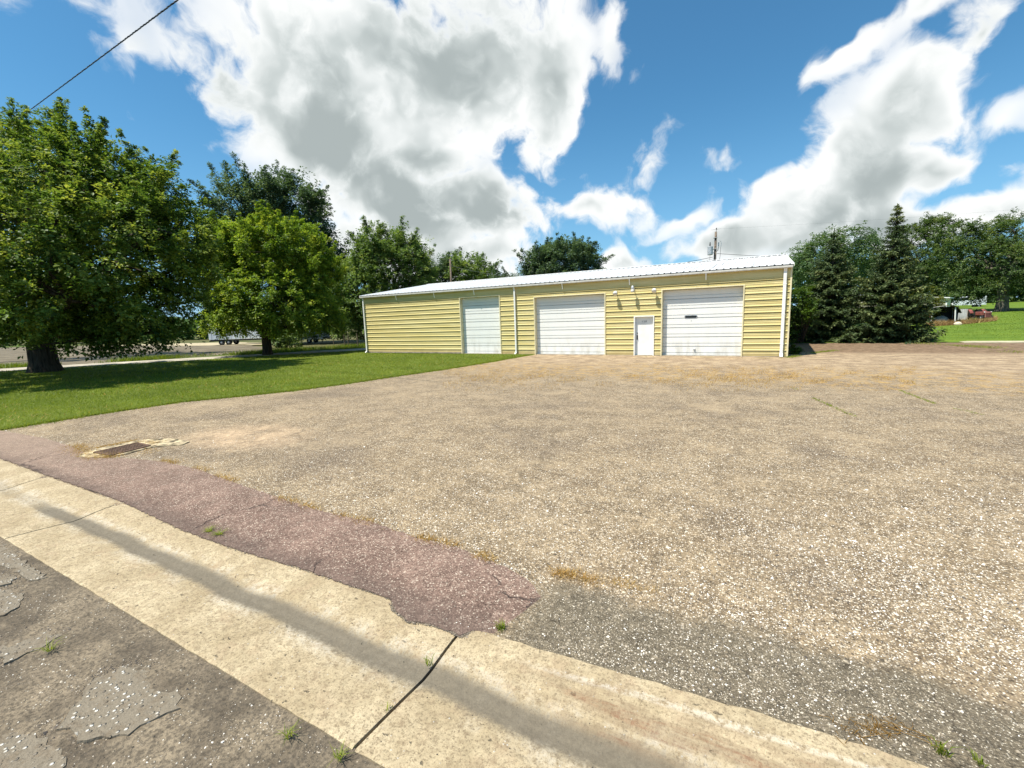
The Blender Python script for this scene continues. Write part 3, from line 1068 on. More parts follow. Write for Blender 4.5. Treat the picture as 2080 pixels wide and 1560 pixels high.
dd1 = overhead_door(*D1, 7)
dd2 = overhead_door(*D2, 7)
dd3 = overhead_door(*D3, 7, 'white overhead door with a narrow dark window slot and round lock')
YD = 0.245
# narrow window and lock of the right-hand door
d = ray(1403.5, 643.4)
t = (YF + YD) / d.y
wx, wz = d.x * t - BX, CAM_H + d.z * t
mb = MB()
prof = [(math.cos(a) * 0.075 + (0.215 if math.cos(a) > 0 else -0.215), math.sin(a) * 0.075) for a in np.linspace(-math.pi, math.pi, 25)[:-1]]
mb.add([(wx + x * 1.12, YD - 0.014, wz + z * 1.1) for x, z in prof] + [(wx + x * 1.12, YD + 0.004, wz + z * 1.1) for x, z in prof],
       [tuple(range(24))] + [(i, (i + 1) % 24, 24 + (i + 1) % 24, 24 + i) for i in range(24)])
ws = mb.obj('door_window', M['galv'], dd3)
MB().add([(wx + x, YD - 0.017, wz + z * 0.8) for x, z in prof], [tuple(range(24))]).obj('pane', M['glass'], dd3)
d = ray(1410.5, 709.5)
t = (YF + YD) / d.y
lx, lz = d.x * t - BX, CAM_H + d.z * t
MB().lathe([(0.055, 0.0), (0.058, 0.02), (0.05, 0.045), (0.03, 0.07), (0.012, 0.078)], 16, (0, -1, 0), (lx, YD + 0.002, lz)).obj('door_lock', M['galv'], dd3, smooth=True)
MB().box(wx + 0.0, wx + 0.035, YD - 0.012, YD + 0.002, wz - 0.22, wz - 0.18).obj('keyhole_plate', M['galv'], dd3)

# walk-in door
frame(*EN, 0.17, 'entry_frame', M['white'])
ed = MB().cbox(EN[0] + 0.045, EN[1] - 0.045, 0.125, 0.168, 0.012, EN[2] - 0.045, 0.004).obj('entry_door', M['white'], wh)
MB().box(EN[0] + 0.001, EN[0] + 0.044, 0.10, 0.169, 0.0, EN[2] - 0.001).box(EN[1] - 0.044, EN[1] - 0.001, 0.10, 0.169, 0.0, EN[2] - 0.001).box(EN[0] + 0.0445, EN[1] - 0.0445, 0.10, 0.169, EN[2] - 0.044, EN[2] - 0.001).obj('door_stop', M['white'], wh)
MB().box(EN[0], EN[1], 0.0, 0.17, -0.03, 0.010).obj('threshold', M['footing'], wh)
hx = EN[0] + 0.105
MB().lathe([(0.032, 0), (0.034, 0.012), (0.026, 0.022), (0.02, 0.03)], 14, (0, -1, 0), (hx, 0.125, 1.22)).obj('deadbolt', M['black'], ed, smooth=True)
MB().cbox(hx - 0.035, hx + 0.035, 0.112, 0.126, 0.86, 1.12, 0.008).tube([(hx, 0.12, 1.07), (hx, 0.075, 1.06), (hx + 0.01, 0.062, 1.0), (hx + 0.01, 0.066, 0.92), (hx, 0.12, 0.89)], 0.012, 8).obj('handle', M['black'], ed, smooth=False)
for k, ch in enumerate('128'):
    fc = bpy.data.curves.new('digit_outline', 'FONT')
    fc.body = ch
    fc.size = 0.135
    fc.extrude = 0.003
    fc.materials.append(M['black'])
    fo = bpy.data.objects.new('digit_outline', fc)
    me = bpy.data.meshes.new_from_object(fo)
    bpy.data.objects.remove(fo)
    fo = bpy.data.objects.new('number_digit', me)
    link(fo, ed, (EN[0] + 0.335 + 0.098 * k, 0.1215, 1.80))
    fo.rotation_euler = (R(90), 0, 0)

# roof: ribbed panels laid side by side, ridge cap, gutters
OV, OVR = 0.15, 0.05
NP = 30
PW = (Rr - L + OV + OVR) / NP
y_e, z_e = -0.185, 4.295
sl = math.atan2(RIDGE_Z - z_e, RIDGE_Y - y_e)
run = math.hypot(RIDGE_Z - z_e, RIDGE_Y - y_e)
pf = []
for k in range(3):
    c = PW / 6 + k * PW / 3
    pf += [(c - 0.04, 0), (c - 0.022, 0.034), (c + 0.022, 0.034), (c + 0.04, 0)]
pf = [(0.0, 0)] + pf + [(PW, 0)]
NPF = len(pf)


def roof_mesh(sign):
    vs, fs = [], []
    for u in (0.0, run):
        for th in (0.0, -0.012):
            for x, h in pf:
                y = y_e + u * math.cos(sl) - math.sin(sl) * (h + th)
                z = z_e + u * math.sin(sl) + math.cos(sl) * (h + th)
                if sign < 0:
                    y = 2 * RIDGE_Y - y
                vs.append((x, y, z))
    for i in range(NPF - 1):
        fs.append((i, i + 1, 2 * NPF + i + 1, 2 * NPF + i))
        fs.append((NPF + i + 1, NPF + i, 3 * NPF + i, 3 * NPF + i + 1))
        fs.append((NPF + i, NPF + i + 1, i + 1, i))
    return MB().add(vs, fs).mesh('roof_panel', M['roof'])


for sign in (1, -1):
    me = roof_mesh(sign)
    for k in range(NP):
        link(bpy.data.objects.new('roof_panel', me), wh, (L - OV + k * PW, 0, 0.0015 * (k % 2)))
cap = [(RIDGE_Y - 0.26, RIDGE_Z + 0.002), (RIDGE_Y - 0.255, RIDGE_Z + 0.018), (RIDGE_Y, RIDGE_Z + 0.060), (RIDGE_Y + 0.255, RIDGE_Z + 0.018), (RIDGE_Y + 0.26, RIDGE_Z + 0.002), (RIDGE_Y, RIDGE_Z + 0.045)]
MB().prism_x(cap, L - OV - 0.01, Rr + OVR + 0.01).obj('ridge_cap', M['roof'], wh)
for x0 in (L - OV - 0.02, Rr + OVR - 0.005):                      # rake trim on both gables
    MB().prism_x([(y_e, z_e - 0.09), (y_e, z_e + 0.03), (RIDGE_Y, RIDGE_Z + 0.03), (2 * RIDGE_Y - y_e, z_e + 0.03), (2 * RIDGE_Y - y_e, z_e - 0.09), (RIDGE_Y, RIDGE_Z - 0.09)], x0, x0 + 0.025).obj('rake_trim', M['white'], wh)
gp_ = [(-0.13, 4.245), (-0.13, 4.125), (-0.202, 4.125), (-0.226, 4.165), (-0.226, 4.245), (-0.219, 4.245), (-0.219, 4.17), (-0.197, 4.133), (-0.138, 4.133), (-0.138, 4.245)]
MB().prism_x([(-0.17, 4.22), (-0.17, 4.289), (-0.155, 4.291), (-0.155, 4.22)], L - OV, Rr + OVR).obj('eave_shade_strip', M['black'], wh)  # black strip standing in for the shaded gap between roof edge and gutter
MB().prism_x(gp_, L - OV, Rr + OVR - 0.03).obj('gutter', M['gutter'], wh)
MB().box(L - OV, Rr + OVR - 0.03, -0.128, -0.029, 4.152, 4.166).box(L - OV, Rr + OVR - 0.03, -0.128, -0.10, 4.17, 4.27).obj('soffit', M['trim'], wh)
for px, py in ((807, 598), (884, 593), (965, 588), (1144, 574), (1280, 565), (1435, 553)):
    sx, _ = fac(px, py)
    MB().add([(sx - 0.022, -0.225, 4.165), (sx + 0.022, -0.225, 4.165), (sx + 0.022, -0.12, 3.83), (sx - 0.022, -0.12, 3.83),
              (sx - 0.022, -0.213, 4.165), (sx + 0.022, -0.213, 4.165), (sx + 0.022, -0.108, 3.83), (sx - 0.022, -0.108, 3.83)],
             [(0, 3, 2, 1), (4, 5, 6, 7), (0, 4, 7, 3), (1, 2, 6, 5), (3, 7, 6, 2)]).box(sx - 0.02, sx + 0.02, -0.115, -0.029, 3.83, 3.845).obj('gutter_strap', M['white'], wh)


def downspout(x, w=0.10):
    mb = MB()
    y0, y1 = -0.125, -0.045
    mb.cbox(x - w / 2, x + w / 2, y0, y1, 0.16, 4.0, 0.012)
    for a, b in (((y0 - 0.09, y1 - 0.09, 4.17), (y0, y1, 3.99)), ((y0, y1, 0.17), (y0 - 0.14, y1 - 0.10, 0.035))):
        vs = []
        for q in (a, b):
            vs += [(x - w / 2, q[0], q[2]), (x + w / 2, q[0], q[2]), (x + w / 2, q[1], q[2]), (x - w / 2, q[1], q[2])]
        mb.add(vs, [(0, 1, 5, 4), (1, 2, 6, 5), (2, 3, 7, 6), (3, 0, 4, 7), (0, 3, 2, 1), (4, 5, 6, 7)])
    o = mb.obj('downspout', M['white'], wh)
    for z in (0.6, 2.0, 3.4):
        MB().box(x - w / 2 - 0.012, x + w / 2 + 0.012, y0 - 0.003, -0.036, z, z + 0.03).obj('strap', M['white'], o)


downspout(L + 0.07)
downspout(fac(1047.5, 640)[0])
downspout(fac(1590.6, 640)[0], 0.135)
for x0, x1 in ((L - 0.012, L + 0.05), (Rr - 0.055, Rr + 0.012)):
    MB().box(x0, x1, -0.044, -0.0385, 0.02, HW).box(x0 if x0 < 0 else x1 - 0.006, x0 + 0.006 if x0 < 0 else x1, -0.038, 0.10, 0.02, HW).obj('corner_trim', M['trim'], wh)

# lamps over the walk-in door
for px, py, tilt in ((1252, 597, 0.0), (1330.5, 591.5, 0.0)):
    x, z = fac(px, py)
    lamp = bpy.data.objects.new('wall_lamp', None)
    link(lamp, wh, (x, 0, z))
    MB().lathe([(0.055, 0.0), (0.058, 0.02), (0.03, 0.035)], 14, (0, -1, 0), (0, -0.036, 0.10)).tube([(0, -0.05, 0.10), (0, -0.12, 0.11), (0, -0.2, 0.085)], 0.018, 8).obj('bracket', M['galv'], lamp, smooth=True)
    ax = Vector((0, -0.75, -0.66)).normalized()
    MB().lathe([(0.03, -0.10), (0.06, -0.085), (0.095, -0.03), (0.118, 0.05), (0.122, 0.10), (0.116, 0.105)], 18, ax, (0, -0.23, 0.05)).obj('lamp_shade', M['white'], lamp, smooth=True)
    MB().lathe([(0.112, 0.10), (0.09, 0.122), (0.05, 0.135), (0.004, 0.14)], 18, ax, (0, -0.23, 0.05)).obj('lens', M['lens'], lamp, smooth=True)
x, z = fac(1287.7, 588)
lamp = bpy.data.objects.new('wall_lamp', None)
link(lamp, wh, (x, 0, z), label='taller lamp with a grey head and hanging white glass shade, between the two round ones')
MB().lathe([(0.05, 0.0), (0.05, 0.02), (0.02, 0.03)], 12, (0, -1, 0), (0, -0.03, 0.02)).tube([(0, -0.04, 0.02), (0, -0.16, 0.06), (0, -0.27, 0.05)], 0.02, 8).obj('bracket', M['galv'], lamp, smooth=True)
MB().lathe([(0.02, 0.17), (0.045, 0.16), (0.07, 0.12), (0.085, 0.02), (0.09, -0.03), (0.05, -0.03)], 16, (0, 0, 1), (0, -0.30, 0.02)).obj('lamp_head', M['galv'], lamp, smooth=True)
MB().lathe([(0.088, -0.032), (0.10, -0.10), (0.098, -0.16), (0.075, -0.185), (0.01, -0.19)], 16, (0, 0, 1), (0, -0.30, 0.02)).obj('lamp_shade', M['lens'], lamp, smooth=True)

# fittings on the left end wall that show past the corner
MB().tube([(L, 5.0, 2.05), (L - 0.55, 5.0, 2.05)], 0.03, 8).cbox(L - 0.75, L - 0.5, 4.9, 5.1, 1.98, 2.08, 0.02).obj('end_lamp', M['white'], wh)
MB().cbox(L - 0.16, L - 0.036, 3.0, 3.12, 0.1, 1.9, 0.012).obj('conduit_box', M['white'], wh)


# ------------------------------------------------------------------ storm drain
def wpoly(pts, z):
    return [(p.x, p.y) for p in (gpt(*q, z) for q in pts)]


dc = gpt(240, 912)
dr = thing('storm_drain', 'rusty storm drain grate in a broken pale concrete collar at the edge of the lot', 'storm drain', (dc.x, dc.y, 0))
out = [(154.6, 927.7), (172, 917.6), (189, 913), (212, 907.8), (235, 904), (274, 895), (300, 892), (330, 890.5), (358, 891), (384, 896.7), (372, 902.5), (336, 904.6), (297, 909.7), (279, 914.7), (254, 922), (232.5, 925), (201, 929)]
col_ = ragged(wpoly(out, 0.018), 0.06, 0.012, 31)
MB().slab([(x - dc.x, y - dc.y) for x, y in col_], -0.02, 0.017).obj('collar', M['collar'], dr)
ga, gb, gc_, gd = [Vector(q) - Vector((dc.x, dc.y)) for q in wpoly([(192, 919), (278, 900), (304, 906), (226, 925)], 0.02)]
q4 = [ga, gb, gc_, gd]
MB().slab([tuple(p) for p in q4[::-1]], 0.0, 0.0195).obj('pit', M['black'], dr)  # black slab on the lot, standing in for the dark hollow under the grate


def bar(a, b, w, z0, z1):
    d_ = (b - a).normalized()
    n_ = Vector((-d_.y, d_.x)) * w
    return MB().slab([tuple(a - n_), tuple(b - n_), tuple(b + n_), tuple(a + n_)], z0, z1)


for a, b in ((ga, gb), (gb, gc_), (gc_, gd), (gd, ga)):
    bar(a, b, 0.022, 0.0, 0.034).obj('grate_rim', M['rust'], dr)
for k in range(1, 14):
    t = k / 14
    bar(ga.lerp(gb, t), gd.lerp(gc_, t), 0.009, 0.020, 0.032).obj('grate_bar', M['rust'], dr)
for k in range(1, 6):
    t = k / 6
    bar(ga.lerp(gd, t), gb.lerp(gc_, t), 0.008, 0.020, 0.030).obj('grate_bar', M['rust'], dr)

# ------------------------------------------------------------------ poles and wires
pb = dpt(1448, 640, 47)
pole = thing('utility_pole', 'wooden utility pole with a grey transformer rising behind the warehouse roof', 'utility pole', (pb.x, pb.y, 0))
pt = dpt(1452, 465, 47)
PH = pt.z
rt = Vector((math.cos(YAW), math.sin(YAW), 0))                    # to the right, as seen from the street


def loc(r_, f_, z):
    p = rt * r_ + Vector((-rt.y, rt.x, 0)) * f_
    return (p.x, p.y, z)


MB().tube([loc(0, 0, 0), loc(0.02, 0, PH * 0.5), loc(0.05, 0, PH - 0.28)], [0.15, 0.135, 0.11], 12).obj('post', M['wood'], pole, smooth=True)
MB().tube([loc(0.07, 0, PH - 0.28), loc(0.1, 0, PH)], 0.022, 6).lathe([(0.05, 0), (0.065, 0.05), (0.03, 0.08), (0.06, 0.13), (0.02, 0.16)], 10, (0, 0, 1), loc(0.1, 0, PH - 0.06)).obj('insulator', M['black'], pole)
MB().tube([loc(-0.48, 0, PH - 0.10), loc(0.1, 0, PH - 0.04), loc(0.52, 0, PH)], 0.012, 5).obj('top_wire', M['bare'], pole)
tz = PH - 2.55
MB().lathe([(0.23, 0), (0.25, 0.03), (0.25, 0.74), (0.26, 0.76), (0.26, 0.80), (0.16, 0.86), (0.02, 0.87)], 18, (0, 0, 1), loc(-0.52, -0.1, tz)).obj('transformer', M['galv'], pole, smooth=False)
MB().lathe([(0.05, 0.86), (0.07, 0.93), (0.045, 1.0), (0.07, 1.06), (0.04, 1.12), (0.045, 1.22), (0.01, 1.27)], 10, (0, 0, 1), loc(-0.55, -0.1, tz)).obj('bushing', M['black'], pole)
for z in (0.2, 0.55):
    MB().tube([loc(-0.28, -0.1, tz + z), loc(0, 0, tz + z)], 0.035, 6).obj('mount', M['galv'], pole)
MB().tube([loc(-0.52, -0.1, tz + 0.02), loc(-0.55, -0.1, tz - 0.7), loc(-0.5, -0.05, tz - 1.35), loc(-0.1, 0, tz - 1.4)], 0.014, 5).obj('lead_wire', M['black'], pole)
MB().tube([loc(0.16, 0, PH - 2.2), loc(0.30, 0, PH - 2.12), loc(0.36, 0, PH - 1.75)], 0.03, 6).obj('cutout_arm', M['black'], pole)
MB().tube([loc(0.36, 0, PH - 1.8), loc(0.36, 0, PH - 1.35), loc(0.44, 0, PH - 1.18), loc(0.55, 0, PH - 1.18), loc(0.62, 0, PH - 1.38), loc(0.58, 0, PH - 1.75)], [0.05, 0.045, 0.02, 0.02, 0.04, 0.045], 7).obj('fuse_cutout', M['galv'], pole)
MB().tube([loc(0.58, 0, PH - 1.75), loc(0.56, 0, PH - 2.6), loc(0.45, 0, PH - 3.4), loc(0.15, 0, PH - 4.1)], 0.016, 5).obj('jumper_wire', M['black'], pole)
for k, z in enumerate((PH - 0.9, PH - 2.0, PH - 3.1, PH - 4.4)):
    MB().box(-0.17, 0.19, -0.19, 0.19, z, z + 0.04).obj('band', M['galv'], pole)

p2 = dpt(920, 640, 66)
pole2 = thing('utility_pole', 'thin bare utility pole standing among the trees behind the warehouse roof', 'utility pole', (p2.x, p2.y, 0))
P2H = dpt(919, 526, 66).z
MB().tube([(0, 0, 0), (0, 0, P2H)], [0.18, 0.12], 10).obj('post', M['wood'], pole2, smooth=True)
MB().tube([loc(0.05, 0, P2H - 0.1), loc(0.28, 0, P2H - 0.75), loc(0.32, 0, P2H - 1.1)], 0.04, 6).obj('insulator', M['black'], pole2)


def wire(name, label, a, b, sag, r_, m='cable', n=24, group=None):
    a, b = Vector(a), Vector(b)
    pts = []
    for i in range(n + 1):
        t = i / n
        p = a.lerp(b, t)
        p.z -= sag * 4 * t * (1 - t)
        pts.append(p - a)
    o = MB().tube(pts, r_, 5).obj(name, M[m], None, a, label=label, category='power line')
    if group:
        o['group'] = group
    return o


pa = Vector((pole.location.x, pole.location.y, 0))
pbv = Vector((pole2.location.x, pole2.location.y, 0))
wire('power_line', 'sagging power line from the transformer pole down over the left of the warehouse roof', pa + Vector(loc(-0.15, 0, PH - 2.75)), dpt(1110, 566, 49), 0.35, 0.022)
wire('power_line', 'higher thin wire strung between the two utility poles behind the roof', pa + Vector(loc(0, 0.1, PH - 2.9)), pbv + Vector((0, 0, P2H - 0.9)), 2.0, 0.012, 'bare')
wire('power_line', 'thin power line running right from the transformer pole toward the spruces', pa + Vector(loc(0.2, 0, PH - 2.42)), dpt(1900, 524, 54), 0.3, 0.02)
wire('power_line', 'faint high wire crossing the sky above the two spruces', pa + Vector(loc(0.5, 0, PH)), dpt(2400, 395, 52), 0.3, 0.0045, 'bare')

# twisted service cable overhead at the upper left
A = dpt(430, -52, 14)
B = dpt(-160, 382, 70)
N = 900
base_pts = []
for i in range(N + 1):
    t = i / N
    p = A.lerp(B, t)
    p.z -= 0.12 * 4 * t * (1 - t)
    base_pts.append(p)
ax = (B - A).normalized()
u_ = ax.orthogonal().normalized()
v_ = ax.cross(u_)
cab = thing('service_cable', 'black twisted overhead cable slanting down across the upper left sky', 'cable', A)
lenAB = (B - A).length
for k in range(3):
    ph = 2 * math.pi * k / 3
    pts = []
    for i, p in enumerate(base_pts):
        a = 2 * math.pi * (i / N * lenAB) / 0.8 + ph
        pts.append(p - A + (u_ * math.cos(a) + v_ * math.sin(a)) * 0.013)
    MB().tube(pts, 0.0125 if k else 0.009, 5).obj('strand', M['cable'] if k else M['bare'], cab, smooth=True)


# ------------------------------------------------------------------ vehicles and yard things, left
def place(p, toward=0.0):
    return (p.x, p.y, p.z), YAW + toward


def wheel(mbname, parent, x, y, r_, w, face=1):
    o = MB().lathe([(r_ * 0.55, -w / 2), (r_ * 0.94, -w / 2), (r_, -w / 3), (r_, w / 3), (r_ * 0.94, w / 2), (r_ * 0.55, w / 2)], 20, (0, 1, 0), (x, y, r_)).obj('wheel', M['dark'], parent, smooth=False)
    MB().lathe([(0.06, -w / 2 - 0.01), (r_ * 0.25, -w / 2 - 0.015), (r_ * 0.56, -w / 2 + 0.03), (r_ * 0.56, w / 2 - 0.03), (r_ * 0.25, w / 2 + 0.015), (0.06, w / 2 + 0.01)], 16, (0, 1, 0), (x, y, r_)).obj('rim', M['galv'], o)
    return o


g0 = gpt(530, 697.5)
tr = thing('box_trailer', 'long white box trailer parked beyond the back road, behind the bright green tree', 'trailer', (g0.x, g0.y, -0.02), YAW + 0.10)
MB().cbox(-6.1, 5.6, -1.2, 1.2, 0.75, 2.9, 0.04).obj('body', M['trailer'], tr)
for k in range(19):
    x = -5.8 + k * 0.62
    MB().box(x, x + 0.05, -1.225, -1.198, 0.8, 2.85).obj('side_post', M['trailer'], tr)
MB().box(-6.0, 5.5, -1.1, 1.1, 0.55, 0.748).obj('chassis', M['black'], tr)
for x in (-4.6, -3.7):
    for y in (-1.0, 1.0):
        wheel('wheel', tr, x, y, 0.38, 0.25)
for y in (-0.7, 0.7):
    MB().box(3.6, 3.75, y - 0.06, y + 0.06, 0.0, 0.56).obj('landing_leg', M['black'], tr)
MB().box(-6.16, -6.10, -1.1, 1.1, 0.5, 0.62).obj('bumper', M['black'], tr)

g1 = gpt(640, 696)
cv = thing('travel_trailer', 'small white travel trailer with a dark window, right of the bright green tree trunk', 'trailer', (g1.x, g1.y, -0.02), YAW - 0.05)
MB().prism_x([(-1.0, 0.5), (-1.02, 1.6), (-0.95, 2.15), (-0.7, 2.3), (0.7, 2.3), (0.95, 2.15), (1.02, 1.6), (1.0, 0.5)], -2.3, 1.6).obj('body', M['trailer'], cv)
f = MB().box(0.85, 1.45, -1.045, -1.015, 1.2, 1.8).obj('window', M['black'], cv)
MB().box(0.9, 1.4, -1.052, -1.046, 1.25, 1.75).obj('pane', M['glass'], f)
f = MB().box(-1.6, -0.9, -1.045, -1.015, 1.25, 1.75).obj('window', M['black'], cv)
MB().box(-1.55, -0.95, -1.052, -1.046, 1.3, 1.7).obj('pane', M['glass'], f)
MB().box(-0.4, 0.25, -1.04, -1.012, 0.6, 2.0).obj('door', M['galv'], cv)
for y in (-0.85, 0.85):
    wheel('wheel', cv, -0.3, y, 0.33, 0.22)
MB().box(1.58, 1.625, -1.03, 1.03, 0.55, 0.75).obj('bumper', M['black'], cv)
MB().tube([(1.6, 0, 0.5), (2.7, 0, 0.5)], 0.05, 6).obj('hitch', M['black'], cv)

for i, (px, py, top) in enumerate(((727, 705, 690), (700, 700, 689), (678, 699, 688), (708, 705, 693))):
    q = gpt(px, py)
    h_ = 1.35 if i == 0 else 1.15
    MB().tube([(0, 0, -0.1), (0.02, 0, h_ * 0.6), (0.03 * (i - 1), 0, h_)], 0.05, 7).obj('fence_post', M['wood'], None, (q.x, q.y, -0.03),
        label=('tallest fence post in the rough grass, nearest the warehouse corner', 'middle one of the short fence posts left of the warehouse corner', 'fence post farthest left of the warehouse corner, beside the travel trailer', 'short fence post just left of the tallest post')[i], category='fence post', group='fence posts by the back road')

# ------------------------------------------------------------------ things on the right
g2 = dpt(1848, 634, 57)
sh = thing('cream_shed', 'low cream shed with horizontal siding and white roof edge behind the right spruce', 'shed', (g2.x, g2.y, right_z(g2.x, g2.y) - 0.05), YAW - R(45) - 0.05)
W_ = 3.3
MB().prism_x([(0, 0), (5, 0), (5, 2.3), (0, 2.3)], -6.2, W_).obj('wall', M['cream'], sh)
mb = MB().add([(-6.5, -0.3, 3.28), (W_ + 0.25, -0.3, 2.34), (W_ + 0.25, 5.2, 2.34), (-6.5, 5.2, 3.28), (-6.5, -0.3, 3.40), (W_ + 0.25, -0.3, 2.46), (W_ + 0.25, 5.2, 2.46), (-6.5, 5.2, 3.40)],
              [(0, 3, 2, 1), (4, 5, 6, 7), (0, 1, 5, 4), (1, 2, 6, 5), (2, 3, 7, 6), (3, 0, 4, 7)]).obj('roof', M['white'], sh)
MB().add([(-6.2, -0.01, 2.3), (W_, -0.01, 2.3), (-6.2, -0.01, 3.27), (-6.2, 0.1, 2.3), (W_, 0.1, 2.3), (-6.2, 0.1, 3.27)], [(0, 1, 2), (3, 5, 4), (0, 2, 5, 3), (1, 4, 5, 2)]).obj('gable', M['cream'], sh)
me = MB().add([(-6.2, -0.03, 0.0), (W_, -0.03, 0.0), (W_, -0.002, 0.225), (-6.2, -0.002, 0.225), (-6.2, -0.002, 0.0), (W_, -0.002, 0.0)], [(0, 1, 2, 3), (4, 5, 1, 0)]).mesh('siding_board', M['cream'])
for k in range(10):
    link(bpy.data.objects.new('siding_board', me), sh, (0, 0, 0.03 + k * 0.227))
MB().box(W_ - 0.12, W_ + 0.02, -0.05, 0.02, 0, 2.36).obj('corner_board', M['white'], sh)

g3 = gptr(1914, 657)
tp = thing('tarp_shelter', 'sagging grey tarp shelter with two pale posts and a dark inside among dry brush', 'shelter', (*g3,), YAW - R(45) + 0.1)
for x, y in ((-0.82, 0), (0.85, 0), (-0.9, 2.6), (0.9, 2.6)):
    MB().tube([(x * 1.05, y, -0.1), (x, y, 0.8), (x * 0.96, y, 1.52)], 0.055, 8).obj('post', M['white'], tp)
mb = MB()
nx_, ny_ = 12, 8
prof_ = [(-1.55, 0.80), (-1.3, 1.15), (-1.05, 1.46), (-0.6, 1.62), (0.0, 1.70), (0.5, 1.70), (0.95, 1.58), (1.15, 1.3), (1.3, 0.95)]
vs = [(x, -0.2 + j * 0.42, z + 0.03 * math.sin(3 * x + 2 * j)) for j in range(ny_) for x, z in prof_]
k_ = len(prof_)
mb.add(vs, [(j * k_ + i, j * k_ + i + 1, (j + 1) * k_ + i + 1, (j + 1) * k_ + i) for j in range(ny_ - 1) for i in range(k_ - 1)])
mb.obj('tarp', M['canvas'], tp, smooth=True)
MB().box(-1.45, -0.9, 0.1, 2.5, 0.0, 0.85).obj('side_wall', M['red_paint'], tp)
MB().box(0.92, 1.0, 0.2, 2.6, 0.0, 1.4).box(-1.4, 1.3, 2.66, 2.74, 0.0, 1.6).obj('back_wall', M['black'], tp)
cl = thing('covered_load', 'grey sheeted heap lying in the dark inside the tarp shelter', 'covered heap', (*g3,), YAW - R(45) + 0.1)
MB().lathe([(0.72, 0.0), (0.7, 0.25), (0.5, 0.55), (0.2, 0.72), (0.02, 0.75)], 11, (0, 0, 1), (-0.05, 1.2, 0)).obj('cover', M['canvas'], cl)

g4 = gptr(1948, 650)
ps = thing('metal_panel', 'grey corrugated metal panel leaning upright right of the tarp shelter', 'panel', (*g4,), YAW - R(43))
prof_ = []
for k in range(17):
    x = -0.62 + k * 0.0775
    prof_.append((x, 0.012 if k % 2 else -0.012))
vs = [(x, y, 0) for x, y in prof_] + [(x, y + 0.18, 1.15) for x, y in prof_]
MB().add(vs, [(i, i + 1, 18 + i, 17 + i) for i in range(16)]).obj('sheet', M['sheet'], ps)
MB().box(-0.64, 0.64, 0.19, 0.26, 1.10, 1.18).box(-0.64, -0.58, 0.05, 0.12, 0, 1.1).box(0.58, 0.64, 0.05, 0.12, 0, 1.1).obj('rail', M['rust'], ps)

g5 = gptr(1999, 649.5)
tc = thing('old_tractor', 'faded red old tractor nose standing in dry weeds on the right lawn', 'tractor', (*g5,), YAW - R(45) - 1.0)
tc.scale = (0.8, 0.8, 0.8)
MB().cbox(-1.2, 0.5, -0.30, 0.30, 0.55, 1.05, 0.07).obj('hood', M['red_paint'], tc)
gr = MB().cbox(0.505, 0.62, -0.34, 0.34, 0.28, 1.02, 0.03).obj('grille', M['pink_paint'], tc)
for k in range(6):
    MB().box(0.621, 0.64, -0.30, 0.30, 0.36 + k * 0.10, 0.40 + k * 0.10).obj('slat', M['red_paint'], gr)
for y in (-0.36, 0.36):
    MB().lathe([(0.03, -0.06), (0.075, 0.0), (0.08, 0.05), (0.01, 0.06)], 12, (1, 0, 0), (0.45, y, 1.0)).obj('headlight', M['white'], tc)
for y in (-0.75, 0.75):
    wheel('wheel', tc, -1.75, y, 0.66, 0.34)
for y in (-0.5, 0.5):
    wheel('wheel', tc, 0.25, y, 0.30, 0.17)
MB().tube([(0.25, -0.45, 0.3), (0.25, 0.45, 0.3)], 0.05, 6).tube([(-1.75, -0.7, 0.66), (-1.75, 0.7, 0.66)], 0.09, 8).box(-1.9, 0.4, -0.13, 0.13, 0.38, 0.58).obj('axle', M['black'], tc)
MB().tube([(-0.2, 0.1, 1.0), (-0.2, 0.1, 1.55)], 0.035, 8).obj('exhaust', M['rust'], tc)
MB().tube([(-1.2, 0, 1.0), (-1.45, 0, 1.22)], 0.02, 6).lathe([(0.19, -0.012), (0.205, 0.0), (0.19, 0.012), (0.175, 0.0)], 14, (-0.7, 0, 0.7), (-1.45, 0, 1.22)).obj('steering_wheel', M['black'], tc)
MB().cbox(-2.05, -1.7, -0.2, 0.2, 0.85, 0.93, 0.03).cbox(-2.1, -2.04, -0.2, 0.2, 0.9, 1.2, 0.02).obj('seat', M['black'], tc)
for y in (-0.75, 0.75):
    pts = [(-1.75 + 0.74 * math.cos(a), 0.66 + 0.74 * math.sin(a)) for a in np.linspace(0.3, 2.6, 9)]
    vs = [(x, y - 0.2, z) for x, z in pts] + [(x, y + 0.2, z) for x, z in pts]
    MB().add(vs, [(i, i + 1, 10 + i, 9 + i) for i in range(8)]).obj('fender', M['red_paint'], tc, smooth=True)

g6 = dpt(1964, 627, 92)
mh = thing('motorhome', 'white motorhome with an overhanging cab parked under the trees at the far right', 'motorhome', (g6.x, g6.y, right_z(g6.x, g6.y) - 0.2), YAW - R(45) + 0.35)
MB().prism_x([(-1.15, 0.6), (-1.15, 2.2), (-1.0, 2.3), (1.0, 2.3), (1.15, 2.2), (1.15, 0.6)], -2.6, 2.4).obj('body', M['trailer'], mh)
MB().cbox(-2.55, 0.3, -1.17, -1.12, 1.55, 2.05, 0.02).obj('window', M['glass'], mh)
MB().cbox(-2.9, -2.55, -1.1, 1.1, 1.75, 2.42, 0.12).obj('overcab', M['white'], mh)
MB().cbox(-3.3, -2.58, -0.98, 0.98, 0.45, 1.05, 0.08).obj('bonnet', M['white'], mh)
MB().add([(-2.95, -0.92, 1.08), (-2.95, 0.92, 1.08), (-2.62, 0.86, 1.72), (-2.62, -0.86, 1.72)], [(0, 1, 2, 3)]).obj('windscreen', M['glass'], mh)
